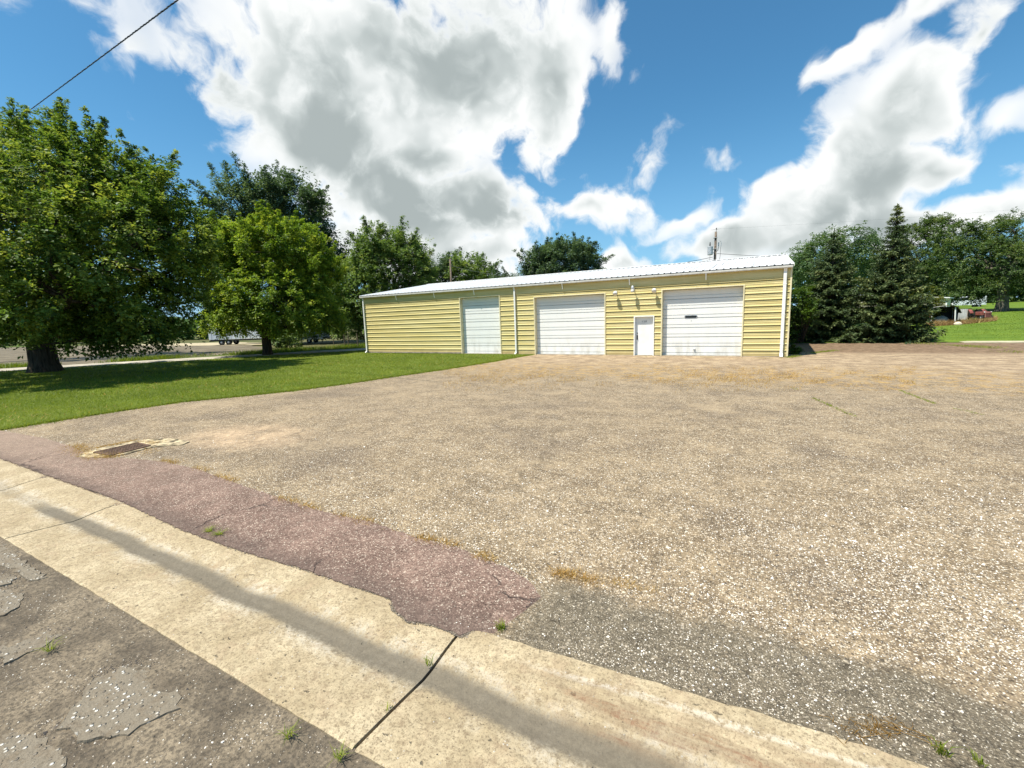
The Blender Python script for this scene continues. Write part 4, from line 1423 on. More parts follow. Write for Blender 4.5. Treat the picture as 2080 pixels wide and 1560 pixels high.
for x in (-2.6, 1.4):
    for y in (-0.95, 0.95):
        wheel('wheel', mh, x, y, 0.36, 0.22)
for y in (-0.7, 0.7):
    MB().lathe([(0.1, 0), (0.1, 0.03), (0.02, 0.05)], 10, (-1, 0, 0), (-3.29, y, 0.78)).obj('headlight', M['lens'], mh)
MB().cbox(-3.40, -3.31, -1.0, 1.0, 0.38, 0.52, 0.02).obj('bumper', M['galv'], mh)

g7 = gptr(1945, 660.5)
bm = bmesh.new()
bmesh.ops.create_icosphere(bm, subdivisions=3, radius=1)
rs = random.Random(8)
for p in bm.verts:
    k = 1 + 0.16 * math.sin(3.1 * p.co.x + 1) * math.cos(2.3 * p.co.y) + rs.uniform(-0.03, 0.03)
    p.co = Vector((p.co.x * 0.33 * k, p.co.y * 0.24 * k, p.co.z * 0.2 * k + 0.09))
me = bpy.data.meshes.new('white_stone')
bm.to_mesh(me)
bm.free()
me.materials.append(M['pale'])
link(bpy.data.objects.new('white_stone', me), None, g7, label='white rounded stone at the front of the dry brush on the right lawn', category='stone')

# ------------------------------------------------------------------ trees
def norm(a):
    return a / np.maximum(np.linalg.norm(a, axis=-1, keepdims=True), 1e-6)


VIEW = np.array([math.sin(YAW), -math.cos(YAW), 0.0])            # from the trees towards the street


def leaves(pos, axis, nrm, size, asp=0.62, fold=0.18):
    """folded diamond leaves: pos is the stalk end"""
    axis = norm(axis)
    side = norm(np.cross(nrm, axis))
    up = np.cross(axis, side)
    s = size[:, None]
    b = pos
    t = pos + axis * s
    m = pos + axis * s * 0.45
    l = m + side * s * asp * 0.5 + up * s * fold
    r_ = m - side * s * asp * 0.5 + up * s * fold
    v = np.stack([b, r_, t, l], 1).reshape(-1, 3)
    n = len(pos)
    i = np.arange(n)[:, None] * 4
    f = np.concatenate([i + np.array([[0, 1, 2]]), i + np.array([[0, 2, 3]])], 1).reshape(-1, 3)
    return v, f


def lobe_world(lobes, depth):
    """lobes given on the photograph: px, py, radius across, radius up (px), depth offset (m), radius along the view (m)"""
    out = []
    for px, py, rx, rz, off, ry in lobes:
        D = depth + off
        k = D / FPX
        c = dpt(px, py, D)
        out.append((np.array(c), rx * k * math.cos(math.atan((px - 1040) / FPX)) ** 0.5, ry, rz * k))
    return out


FW2 = np.array([-math.sin(YAW), math.cos(YAW), 0.0])
RT2 = np.array([math.cos(YAW), math.sin(YAW), 0.0])
UP = np.array([0, 0, 1.0])


def make_crown(rng, lobes, depth, n_tuft, shoots, per, length, size, spread=0.55, droop=0.35, up=0.5, cull=0.72, inner=0.12, lowcut=None, stretch=1.0, plume=0.12):
    LW = lobe_world(lobes, depth)
    wts = np.array([(a * b + b * c + a * c) for _, a, b, c in LW]) ** 0.9
    wts = wts / wts.sum()
    P, Nn = [], []
    tries = 0
    while len(P) < n_tuft and tries < n_tuft * 12:
        tries += 1
        i = rng.choice(len(LW), p=wts)
        c, a, b, h = LW[i]
        u = norm(rng.normal(size=3))
        if u[2] < -0.55 and rng.random() < 0.4:
            continue
        rad = rng.uniform(0.80, 1.06) if rng.random() > inner else rng.uniform(0.3, 0.8)
        off = RT2 * u[0] * a + FW2 * u[1] * b + UP * u[2] * h
        p = c + off * rad
        if p[2] < (0.5 if lowcut is None else lowcut):
            continue
        bad = False
        for j, (c2, a2, b2, h2) in enumerate(LW):
            if j == i:
                continue
            q = p - c2
            if math.sqrt((q @ RT2 / a2) ** 2 + (q @ FW2 / b2) ** 2 + (q[2] / h2) ** 2) < cull:
                bad = True
                break
        if bad and rng.random() < 0.85:
            continue
        n_ = norm(RT2 * u[0] / a + FW2 * u[1] / b + UP * u[2] / h)
        P.append(p)
        Nn.append(n_)
    P, Nn = np.array(P), np.array(Nn)
    tsz = rng.uniform(0.6, 1.4, len(P))
    # leading shoots stand out of the crown as tapering plumes
    eP, eN, eS = [], [], []
    for k in np.where(Nn[:, 2] > -0.1)[0]:
        if rng.random() < plume:
            d_ = norm(UP * 0.9 + Nn[k] * 0.8 + rng.normal(size=3) * 0.2)
            m_ = rng.integers(3, 7)
            for j in range(1, m_ + 1):
                eP.append(P[k] + d_ * length * 0.5 * j + rng.normal(size=3) * 0.06 * length)
                eN.append(d_)
                eS.append(tsz[k] * (1.05 - 0.85 * j / m_))
    if eP:
        P, Nn, tsz = np.concatenate([P, np.array(eP)]), np.concatenate([Nn, np.array(eN)]), np.concatenate([tsz, np.maximum(0.3, np.array(eS))])
    nt = len(P)
    ttone = np.clip(rng.normal(0.42, 0.17, nt), 0.02, 0.8)
    tsize = tsz
    # shoots fan out of every tuft
    sp = np.repeat(P, shoots, 0)
    sn = np.repeat(Nn, shoots, 0)
    ss = np.repeat(tsize, shoots)
    st = np.repeat(ttone, shoots)
    ns = len(sp)
    sd = norm(sn * 0.75 + UP * up + rng.normal(size=(ns, 3)) * spread)
    sp = sp + rng.normal(size=(ns, 3)) * (spread * 0.55 * length) * ss[:, None]
    sl = length * ss * rng.uniform(0.6, 1.25, ns) * np.where(sn[:, 2] > 0.6, stretch, 1.0)
    st = np.clip(st + rng.normal(0, 0.08, ns), 0, 1)
    # leaves along every shoot
    t = rng.random((ns, per)) ** 0.8
    lp = sp[:, None] + sd[:, None] * (sl[:, None] * t)[..., None]
    perp = rng.normal(size=(ns, per, 3))
    lp = lp + perp * (0.16 * sl[:, None] * (1.15 - 0.7 * t))[..., None] * 0.8
    lp[..., 2] -= droop * sl[:, None] * t ** 2
    lax = norm(perp * np.array([0.8, 0.8, 0.3]) + sd[:, None] * 0.6 - UP * 0.35)
    lnr = norm(UP * 0.9 + sn[:, None] * 0.45 + rng.normal(size=lp.shape) * 0.28)
    tone = st[:, None] + 0.30 * (t - 0.35) + rng.normal(0, 0.07, t.shape)
    sz = size * rng.uniform(0.65, 1.3, t.shape) * np.clip(0.45 + 0.55 * ss, 0.5, 1.1)[:, None]
    lp, lax, lnr, sz, tone = lp.reshape(-1, 3), lax.reshape(-1, 3), lnr.reshape(-1, 3), sz.ravel(), tone.ravel()
    keep = lp[:, 2] > (0.35 if lowcut is None else lowcut - 0.5)
    v, f = leaves(lp[keep], lax[keep], lnr[keep], sz[keep])
    return v, f, np.repeat(tone[keep], 4), P, LW


def make_tree(name, label, base, depth, lobes, leaf, n_tuft, shoots, per, length, size, trunk_r, fork, seed, bark='bark', group=None, limbs=60, flare=1.5, lean=(0, 0), dy=0, **kw):
    lobes = [(q[0], q[1] + (dy if q[1] < 500 or depth > 50 else dy * 0.4), *q[2:]) for q in lobes]
    rng = np.random.default_rng(seed)
    v, f, tone, P, LW = make_crown(rng, lobes, depth, n_tuft, shoots, per, length, size, **kw)
    root = thing(name, label, 'tree', tuple(base), 0, group)
    b0 = np.array(base)
    me = big_mesh('crown', v - b0, 3, M[leaf], tone, f)
    link(bpy.data.objects.new('crown', me), root)
    mb = MB()
    fk = np.array([lean[0], lean[1], fork])
    mb.tube([(0, 0, -0.15), (0, 0, 0.12), tuple(fk * 0.22), tuple(fk * 0.6), tuple(fk)], [trunk_r * flare, trunk_r * (flare * 0.86), trunk_r * 1.06, trunk_r, trunk_r * 0.92], 14)
    # limbs to the lobes, then branches to some tufts
    heads = []
    for c, a, b, h in LW:
        c = c - b0
        if c[2] < fork * 0.9:
            c = c + UP * (fork * 0.9 - c[2]) * 0.5
        mid = fk * 0.45 + c * 0.55
        mid[2] = fk[2] + (c[2] - fk[2]) * 0.45
        s = max(0.25, min(0.5, a / 12))
        pts = [tuple(fk - UP * 0.25), tuple(fk * 0.75 + mid * 0.25 + rng.normal(size=3) * 0.1), tuple(mid + rng.normal(size=3) * 0.2), tuple(c)]
        mb.tube(pts, [trunk_r * 0.6, trunk_r * 0.5, trunk_r * 0.33, trunk_r * 0.12], 8)
        heads += [np.array(pts[1]), np.array(pts[2]), np.array(pts[3])]
    heads = np.array(heads)
    for p in P[rng.choice(len(P), min(limbs, len(P)), replace=False)]:
        q = p - b0
        k = np.argmin(np.linalg.norm(heads - q, axis=1))
        a = heads[k]
        m_ = (a + q) / 2 + rng.normal(size=3) * 0.15 + UP * 0.12
        mb.tube([tuple(a), tuple(m_), tuple(q)], [trunk_r * 0.16, trunk_r * 0.10, trunk_r * 0.03], 5, cap=False)
    mb.obj('trunk', M[bark], root, smooth=True)
    return root


make_tree('maple_tree', 'big spreading maple on the left lawn with a thick dark trunk and low drooping branches', gpt(93, 756), 24.8,
          [(40, 390, 130, 105, 0, 4.5), (-110, 420, 170, 160, 0, 6), (155, 345, 75, 75, 0, 3.5), (232, 350, 50, 68, 0, 3), (304, 374, 50, 54, 0, 3), (348, 442, 40, 56, 0, 2.5),
           (290, 450, 90, 70, -2.0, 3.5), (110, 460, 140, 80, -4, 4), (225, 530, 130, 55, -3, 3.5), (362, 532, 40, 50, 0, 2.5), (10, 555, 150, 70, -4.5, 4), (340, 606, 50, 30, 0, 2.5),
           (140, 600, 120, 36, -5, 3), (-120, 590, 150, 80, 0, 5), (255, 636, 90, 18, -2, 2.5), (60, 645, 100, 20, -3, 2.5), (310, 668, 55, 11, 0, 2), (200, 480, 170, 130, 1.5, 3), (180, 684, 60, 8, -3, 2)],
          'maple', 1950, 5, 20, 0.62, 0.165, 0.62, 2.5, 1, dy=30, limbs=170, droop=0.6, spread=0.36, lowcut=1.5, stretch=1.3, plume=0.16, inner=0.16)
make_tree('tall_tree', 'tall tree whose top shows above the big maple at the left edge', dpt(-60, 735, 38), 38,
          [(-10, 290, 80, 50, 0, 4), (35, 252, 42, 34, 0, 3), (-70, 320, 100, 90, 1, 5), (70, 285, 26, 24, 0, 2)],
          'ash', 190, 4, 20, 0.9, 0.24, 0.5, 5.0, 2, dy=14, limbs=30, droop=0.4, spread=0.4, stretch=1.4)
make_tree('young_maple_tree', 'rounded bright green maple with a forked trunk between the road and the lawn', gpt(544, 720), 36.8,
          [(548, 560, 100, 98, 0, 4.0), (500, 500, 70, 48, 0, 3), (560, 485, 70, 42, -1, 3), (600, 500, 55, 50, 0, 3), (635, 570, 46, 72, 0, 3), (462, 570, 34, 62, 0, 3), (480, 645, 50, 30, 0, 3),
           (620, 640, 66, 40, 0, 3), (550, 610, 110, 60, -2.5, 3), (448, 490, 20, 30, 0.5, 2), (660, 650, 34, 28, 0, 2)],
          'bright', 1750, 4, 22, 0.55, 0.16, 0.34, 2.1, 3, dy=22, limbs=70, droop=0.7, spread=0.38, inner=0.2, flare=1.35, lowcut=1.9, stretch=1.2)
make_tree('cottonwood_tree', 'tall dark blue green cottonwood standing behind the bright green maple', dpt(585, 693, 60), 60,
          [(500, 415, 52, 50, 0, 5), (570, 395, 60, 45, 0, 5), (618, 410, 34, 48, 0, 4), (632, 470, 36, 40, 0, 4), (662, 520, 32, 40, 0, 4), (560, 470, 90, 60, 1, 5), (470, 460, 30, 50, 0, 3),
           (668, 580, 24, 40, 0, 3), (640, 620, 44, 50, 0, 4), (655, 660, 36, 26, 0, 3)],
          'poplar', 900, 4, 24, 1.2, 0.29, 0.7, 7.0, 4, bark='bark_grey', dy=28, limbs=60, droop=0.25, up=0.7, spread=0.5, stretch=1.4, inner=0.2)
make_tree('ash_tree', 'round topped green tree directly behind the left end of the warehouse roof', dpt(785, 688, 54), 54,
          [(790, 530, 66, 52, 0, 4), (768, 485, 36, 34, 0, 3), (822, 500, 34, 32, 0, 3), (848, 540, 28, 36, 0, 3), (738, 550, 36, 44, 0, 3), (716, 595, 24, 30, 0, 2.5), (712, 640, 28, 34, 0, 2.5), (760, 590, 60, 60, -1, 3.5), (715, 672, 22, 12, 0, 2)],
          'ash', 1000, 4, 22, 0.8, 0.22, 0.45, 4.0, 5, dy=22, limbs=60, droop=0.3, up=0.7, spread=0.42, stretch=1.5)
make_tree('poplar_tree', 'shorter dark tree left of the thin pole behind the warehouse roof', dpt(893, 660, 78), 78,
          [(890, 560, 22, 26, 0, 3), (872, 575, 16, 24, 0, 2.5), (908, 558, 14, 22, 0, 2.5)],
          'poplar', 130, 4, 18, 1.3, 0.34, 0.4, 5.0, 6, dy=8, limbs=14, up=0.9, spread=0.4, stretch=1.5)
make_tree('poplar_tree', 'spiky dark tree right of the thin pole behind the warehouse roof', dpt(962, 660, 76), 76,
          [(968, 545, 11, 24, 0, 2), (950, 560, 22, 18, 0, 3), (986, 558, 11, 20, 0, 2), (932, 556, 14, 18, 0, 2), (965, 575, 34, 20, 0, 3)],
          'ash', 150, 4, 18, 1.3, 0.34, 0.4, 5.0, 7, dy=8, limbs=14, up=0.9, spread=0.4, stretch=1.6)
make_tree('hackberry_tree', 'broad dark green tree rising behind the middle of the warehouse roof', dpt(1135, 655, 68), 68,
          [(1140, 525, 62, 38, 0, 5), (1150, 500, 40, 20, 0, 4), (1100, 520, 30, 28, 0, 3), (1188, 522, 28, 30, 0, 3), (1208, 548, 16, 22, 0, 2.5), (1075, 552, 36, 16, 0, 3), (1030, 560, 22, 11, 0, 2.5), (1140, 560, 80, 30, -1, 4)],
          'poplar', 800, 4, 22, 1.0, 0.27, 0.5, 6.0, 8, dy=26, limbs=40, up=0.7, spread=0.42, stretch=1.4)
b = gptr(1690, 686)
make_tree('locust_tree', 'feathery pale green tree behind the left spruce', dpt(1690, 660, 46), 46,
          [(1700, 500, 48, 26, 0, 3), (1735, 490, 22, 18, 0, 2), (1660, 520, 34, 26, 0, 3), (1630, 540, 16, 26, 0, 2), (1690, 550, 70, 50, 1, 3), (1740, 530, 30, 36, 1, 2.5)],
          'locust', 420, 4, 20, 0.8, 0.17, 0.3, 4.0, 9, limbs=40, droop=0.6, up=0.3, spread=0.6, plume=0.0)
make_tree('elm_tree', 'dark green tree with an upright crown between the right spruce and the big oak', dpt(1897, 640, 82), 82,
          [(1880, 470, 40, 30, 0, 4), (1905, 452, 18, 18, 0, 3), (1860, 520, 44, 50, 0, 4), (1900, 540, 44, 50, 0, 4), (1880, 585, 60, 24, 0, 4), (1850, 480, 24, 26, 0, 3)],
          'oak', 620, 4, 22, 1.0, 0.24, 0.45, 5.0, 10, dy=12, limbs=60, up=0.6, spread=0.45, plume=0.03)
make_tree('oak_tree', 'big dark oak with a thick grey trunk at the right edge', gptr(2034, 633), 69,
          [(2010, 490, 46, 34, 0, 5), (2062, 462, 50, 30, 0, 5), (1962, 520, 40, 44, 0, 5), (2100, 480, 60, 50, 0, 6), (2040, 530, 60, 40, -3, 5), (1985, 575, 46, 24, -2, 4), (2070, 560, 60, 24, 0, 4), (1955, 475, 26, 24, 1, 4), (2120, 540, 60, 60, -2, 6), (1962, 585, 34, 14, 2, 3)],
          'oak', 950, 4, 22, 1.0, 0.24, 0.62, 5.6, 11, bark='bark_grey', dy=10, limbs=90, up=0.5, spread=0.5, lowcut=2.6, plume=0.0)


def make_spruce(label, base, height, radius, seed, thin_top=0.0):
    rng = np.random.default_rng(seed)
    root = thing('spruce_tree', label, 'tree', tuple(base), 0, 'spruces right of the warehouse')
    MB().tube([(0, 0, -0.1), (0, 0, height * 0.5), (0, 0, height)], [0.24, 0.14, 0.012], 8).obj('trunk', M['bark'], root, smooth=True)
    pos, ax, nr, sz, tone = [], [], [], [], []
    mb = MB()
    z = 0.25
    while z < height - 0.15:
        fr = z / height
        Rb = radius * (1 - fr) ** (0.85 + 0.5 * max(0.0, fr - 0.5)) * (1.0 if z > 1.0 else 0.9 + 0.1 * z)
        nb = int(9 if fr < 0.7 else 6 if fr < 0.88 else 4)
        a0 = rng.uniform(0, 6.28)
        for k in range(nb):
            a = a0 + 2 * math.pi * k / nb + rng.normal(0, 0.2)
            rb = Rb * rng.uniform(0.72, 1.14) + 0.08
            zz = z + rng.normal(0, 0.09)
            sag = (0.30 - 0.55 * fr) * rb
            dirh = np.array([math.cos(a), math.sin(a), 0])
            n_seg = max(4, int(rb / 0.16))
            t = np.linspace(0.12, 1, n_seg)
            spine = dirh * (rb * t)[:, None] + np.stack([0 * t, 0 * t, zz - sag * np.sin(t * 2.2) + 0.10 * rb * t ** 3], 1)
            mb.tube([tuple(spine[0] * 0 + np.array([0, 0, zz])), tuple(spine[len(t) // 2]), tuple(spine[-1])], [0.035, 0.02, 0.006], 4, cap=False)
            side = np.array([-math.sin(a), math.cos(a), 0])
            btone = np.clip(rng.normal(0.36, 0.14), 0, 1)
            for j in range(n_seg):
                w = (0.34 * rb + 0.12) * (1 - 0.75 * t[j]) * min(1, t[j] * 3) + 0.10
                for s in (-1, 1):
                    for _ in range(4):
                        tw = w * rng.uniform(0.55, 1.15)
                        d_ = norm(side * s * rng.uniform(0.6, 1.0) + dirh * rng.uniform(0.4, 0.9) + UP * rng.uniform(-0.45, 0.05))
                        m_ = max(2, int(tw / 0.075))
                        q = np.arange(m_) / m_
                        pp = spine[j] + d_ * (tw * q)[:, None] + rng.normal(size=(m_, 3)) * 0.03
                        pp[:, 2] -= 0.25 * tw * q ** 2
                        pos.append(pp)
                        ax.append(norm(d_ + rng.normal(size=(m_, 3)) * 0.35 - UP * 0.12))
                        nr.append(norm(UP + rng.normal(size=(m_, 3)) * 0.6))
                        sz.append(rng.uniform(0.15, 0.26, m_) * (1 - 0.45 * fr))
                        tone.append(btone + 0.28 * (q - 0.4) + 0.14 * (t[j] - 0.5) + rng.normal(0, 0.08, m_) + thin_top * max(0, fr - 0.82) * 3)
        z += (0.34 if fr < 0.6 else 0.27) * rng.uniform(0.85, 1.15)
    # leading shoot
    m_ = 60
    q = rng.random(m_)
    pos.append(np.stack([rng.normal(0, 0.02, m_), rng.normal(0, 0.02, m_), height - 0.9 + 0.95 * q], 1))
    ax.append(norm(rng.normal(size=(m_, 3)) * 0.7 + UP * 0.9))
    nr.append(norm(rng.normal(size=(m_, 3))))
    sz.append(np.full(m_, 0.14))
    tone.append(np.full(m_, 0.5 + thin_top * 0.3))
    pos, ax, nr, sz, tone = (np.concatenate(q) for q in (pos, ax, nr, sz, tone))
    keep = pos[:, 2] > 0.06
    v, f = leaves(pos[keep], ax[keep], nr[keep], sz[keep], 0.42, 0.08)
    link(bpy.data.objects.new('crown', big_mesh('crown', v, 3, M['needles'], np.repeat(tone[keep], 4), f)), root)
    mb.obj('branches', M['bark'], root, kind='stuff')
    return root


b1, b2 = gpt(1680, 693), gpt(1800, 694)
make_spruce('dense dark spruce beside the right end of the warehouse', b1, dpt(1692, 468, (b1.x * FW2[0] + b1.y * FW2[1])).z, 2.75, 21)
make_spruce('taller spruce with a pointed brownish tip next to the right lawn', b2, dpt(1804, 418, (b2.x * FW2[0] + b2.y * FW2[1])).z, 2.4, 22, 1.0)


def make_bush(name, label, base, lobes, depth, leaf, n_tuft, size, seed, category='shrub', length=0.4, **kw):
    rng = np.random.default_rng(seed)
    v, f, tone, P, LW = make_crown(rng, lobes, depth, n_tuft, 3, 14, length, size, lowcut=0.05, **kw)
    root = thing(name, label, category, tuple(base))
    b0 = np.array(base)
    link(bpy.data.objects.new('foliage', big_mesh('foliage', v - b0, 3, M[leaf], tone, f)), root)
    mb = MB()
    for p in P[rng.choice(len(P), min(18, len(P)), replace=False)]:
        q = p - b0
        mb.tube([(q[0] * 0.1, q[1] * 0.1, -0.05), tuple(q * np.array([0.6, 0.6, 0.5])), tuple(q)], [0.035, 0.022, 0.008], 4, cap=False)
    mb.obj('stems', M['bark'], root)
    return root


make_bush('shrub', 'broad leaved green shrub growing between the warehouse corner and the left spruce', dpt(1628, 694, 29.5),
          [(1624, 618, 16, 28, 0, 1.0), (1618, 655, 13, 30, 0, 1.0)], 29.5, 'shrub', 85, 0.15, 31)
make_bush('shrub', 'yellow green shrub in front of the cream shed', gptr(1880, 652),
          [(1878, 628, 20, 20, 0, 1.1), (1893, 622, 12, 16, 0, 0.9), (1862, 634, 14, 18, 0, 1)], 46, 'lime', 150, 0.15, 32, length=0.45)
make_bush('shrub', 'low dark shrub beside the old tractor', gptr(1976, 648),
          [(1972, 640, 14, 8, 0, 0.8), (1962, 643, 8, 6, 0, 0.6)], 52, 'oak', 60, 0.14, 33, length=0.3)
make_bush('shrub', 'dark green bush overhanging the back road beside the bright green maple trunk', gpt(580, 706),
          [(590, 688, 26, 16, 0, 1.4), (560, 692, 16, 10, 0, 1.0)], 48, 'ash', 110, 0.2, 34, length=0.5)

# low weeds at the foot of the spruces and the wall
for i, (px, py, w_, lab) in enumerate(((1640, 694, 9, 'low leafy weed clump in the shade behind the warehouse corner'), (1612, 719, 8, 'green weed clump against the right foot of the warehouse wall'),
                                       (1722, 694, 10, 'small bright green bush under the gap between the two spruces'), (1752, 694, 8, 'small green bush left of the right spruce trunk'), (1838, 690, 9, 'green sapling at the right foot of the taller spruce'))):
    q = gpt(px, py)
    D = float(np.array(q)[:2] @ FW2[:2])
    make_bush('weed_clump', lab, q, [(px, py - 5, w_, 7, 0, 0.3), (px + w_ * 0.6, py - 3, w_ * 0.6, 5, 0, 0.25)], D, 'shrub', 40, 0.075, 40 + i, 'weeds', 0.18)


def far_line(name, label, px0, px1, ytop, D, n, seed, leaf='oak', rough_=0.35):
    """a wood far off that reads as one dark band"""
    rng = np.random.default_rng(seed)
    px = rng.uniform(px0, px1, n)
    wob = 0.5 + 0.5 * np.sin(px * 0.031 + seed) * np.sin(px * 0.0127 + 2 * seed)
    pts = np.zeros((n, 3))
    k = 24
    cx = np.linspace(px0, px1, k)
    tops = np.array([ytop(c) for c in cx])
    for i in range(n):
        d_ = D + rng.uniform(-0.04, 0.04) * D
        p = dpt(px[i], 640, d_)
        q = dpt(px[i], np.interp(px[i], cx, tops), d_)
        hh = max(0.5, q.z) * (1 - rough_ * wob[i] * 0.6)
        pts[i] = (p.x, p.y, hh * rng.random() ** 0.6)
    s = np.full(n, D * 0.010) * rng.uniform(0.6, 1.4, n)
    v, f = leaves(pts, norm(rng.normal(size=(n, 3))), norm(UP * 0.6 + rng.normal(size=(n, 3)) * 0.6), s, 0.8)
    me = big_mesh(name, v, 3, M[leaf], np.repeat(np.clip(rng.normal(0.4, 0.2, n), 0, 1), 4), f)
    link(bpy.data.objects.new(name, me), None, (0, 0, 0), kind='stuff', label=label, category='woods')


far_line('distant_woods', 'low dark band of woods along the horizon at the left', -300, 1150, lambda x: 648 - 0.02 * (x - 200) + 6 * math.sin(x * 0.05), 330, 9000, 51)
far_line('hedgerow', 'dark hedgerow beyond the dirt yard, behind the big maple trunk', -400, 445, lambda x: 662 + 7 * math.sin(x * 0.03) + 5 * math.sin(x * 0.011), 108, 9000, 53, 'ash')
far_line('distant_woods', 'shaded band of woods under the big trees at the right', 1600, 2500, lambda x: 522 + 16 * math.sin(x * 0.02), 120, 12000, 52)

# ------------------------------------------------------------------ grass, weeds, dry brush, loose pebbles
def blades(pts, h, w, lean, rng):
    n = len(pts)
    a = rng.uniform(0, 2 * math.pi, n)
    sd = np.stack([np.cos(a), np.sin(a), 0 * a], 1)
    tip = pts + UP * h[:, None] + rng.normal(size=(n, 3)) * np.array([1, 1, 0.1]) * (lean * h)[:, None]
    v = np.stack([pts - sd * w[:, None], pts + sd * w[:, None], tip], 1).reshape(-1, 3)
    return v


def inside(poly, x, y):
    poly = np.array(poly)
    r_ = np.zeros(len(x), bool)
    j = len(poly) - 1
    for i in range(len(poly)):
        xi, yi, xj, yj = *poly[i], *poly[j]
        c = ((yi > y) != (yj > y)) & (x < (xj - xi) * (y - yi) / (yj - yi + 1e-12) + xi)
        r_ ^= c
        j = i
    return r_


rng = np.random.default_rng(61)
n = 900000
x, y = rng.uniform(-48, -12, n), rng.uniform(3, 28, n)
D = x * FW2[0] + y * FW2[1]
keep = (rng.random(n) < np.clip((14.5 / np.maximum(D, 5)) ** 2, 0.05, 1) * 0.62)
x, y, D = x[keep], y[keep], D[keep]
keep = inside(lawn_poly, x, y)
x, y, D = x[keep], y[keep], D[keep]
n = len(x)
patchy = np.sin(x * 1.7 + 2 * np.sin(y * 0.9)) * np.sin(y * 1.3 + x * 0.4)
h = rng.uniform(0.03, 0.085, n) * (1 + 0.15 * patchy)
w = 0.0042 * np.clip(D / 11, 1, 3.2) * rng.uniform(0.7, 1.4, n)
ex, ey = [], []
for (ax_, ay_), (bx_, by_) in zip(LAWN_EDGE[:-1], LAWN_EDGE[1:]):
    m_ = int(math.hypot(bx_ - ax_, by_ - ay_) * 700)
    t = rng.random(m_)
    ex.append(ax_ + (bx_ - ax_) * t + rng.normal(0, 0.07, m_) * (1 + np.sin(t * 40)))
    ey.append(ay_ + (by_ - ay_) * t + rng.normal(0, 0.07, m_) * (1 + np.sin(t * 53)))
ex, ey = np.concatenate(ex), np.concatenate(ey)
m_ = len(ex)
h = np.concatenate([h, rng.uniform(0.03, 0.09, m_)])
w = np.concatenate([w, rng.uniform(0.004, 0.008, m_)])
patchy = np.concatenate([patchy, np.zeros(m_)])
x, y = np.concatenate([x, ex]), np.concatenate([y, ey])
n = len(x)
v = blades(np.stack([x, y, np.where(np.arange(n) < n - m_, 0.02, 0.0)], 1), h, w, 0.75, rng)
tone = np.clip(rng.normal(0.48, 0.2, n) + 0.10 * patchy + 0.10 * np.sin(x * 0.35 + 1.3 * np.sin(y * 0.5)), 0, 1)
link(bpy.data.objects.new('lawn_grass', big_mesh('lawn_grass', v, 3, M['blade'], np.repeat(tone, 3))), None, (0, 0, 0), kind='stuff', label='short bright green grass covering the left lawn', category='grass')

# dead grass thinly scattered over the gravel before the doors, and along the joint of the pink strip
pts = []
n = 26000
px_, py_ = rng.uniform(900, 1860, n), rng.normal(766, 12, n)
for a, b_ in zip(px_, py_):
    if 742 < b_ < 800 and (math.sin(a * 0.05) * math.sin(b_ * 0.23 + a * 0.011) + 0.55 * math.sin(a * 0.013 + 1)) > rng.uniform(-0.5, 0.6):
        q = gpt(a, b_)
        pts.append((q.x, q.y, 0.0))
pts = np.array(pts)
n1 = len(pts)
hh = rng.uniform(0.015, 0.06, n1)
ww = rng.uniform(0.003, 0.007, n1)
v1 = blades(pts, hh, ww, 0.9, rng)
line = [(330, 936), (400, 951), (470, 977), (570, 1014), (660, 1042), (760, 1063), (850, 1094), (930, 1112), (1000, 1142)]
pts2, h2 = [], []


def tuft_line(pl, n, sp, hmax, dens):
    for _ in range(n):
        i = rng.integers(len(pl) - 1)
        t = rng.random()
        a, b_ = pl[i], pl[i + 1]
        X = a[0] + (b_[0] - a[0]) * t
        if math.sin(X * 0.045) + math.sin(X * 0.11 + 1) < dens:
            continue
        q = gpt(X, a[1] + (b_[1] - a[1]) * t)
        pts2.append((q.x + rng.normal(0, sp), q.y + rng.normal(0, sp), 0.0))
        h2.append(hmax * rng.uniform(0.3, 1.0))


tuft_line(line, 4600, 0.045, 0.055, 0.0)
tuft_line([(1106, 1166), (1160, 1172), (1210, 1188), (1260, 1192), (1338, 1216)], 1700, 0.035, 0.07, -0.5)
tuft_line([(152, 905), (165, 920), (200, 930), (232, 927)], 2200, 0.10, 0.06, -3)
tuft_line([(285, 898), (305, 902), (318, 901)], 800, 0.09, 0.05, -3)
tuft_line([(190, 911), (235, 903), (275, 894)], 500, 0.05, 0.04, -3)
tuft_line([(290, 912), (310, 922)], 120, 0.09, 0.05, -3)
pts2, h2 = np.array(pts2), np.array(h2)
v2 = blades(pts2, h2, rng.uniform(0.0018, 0.0040, len(pts2)), 0.9, rng)
link(bpy.data.objects.new('dry_grass', big_mesh('dry_grass', np.concatenate([v1, v2]), 3, M['straw'], np.repeat(rng.random(n1 + len(pts2)), 3))), None, (0, 0, 0), kind='stuff',
     label='thin straw coloured dead grass on the gravel before the doors and along the pink strip', category='grass')

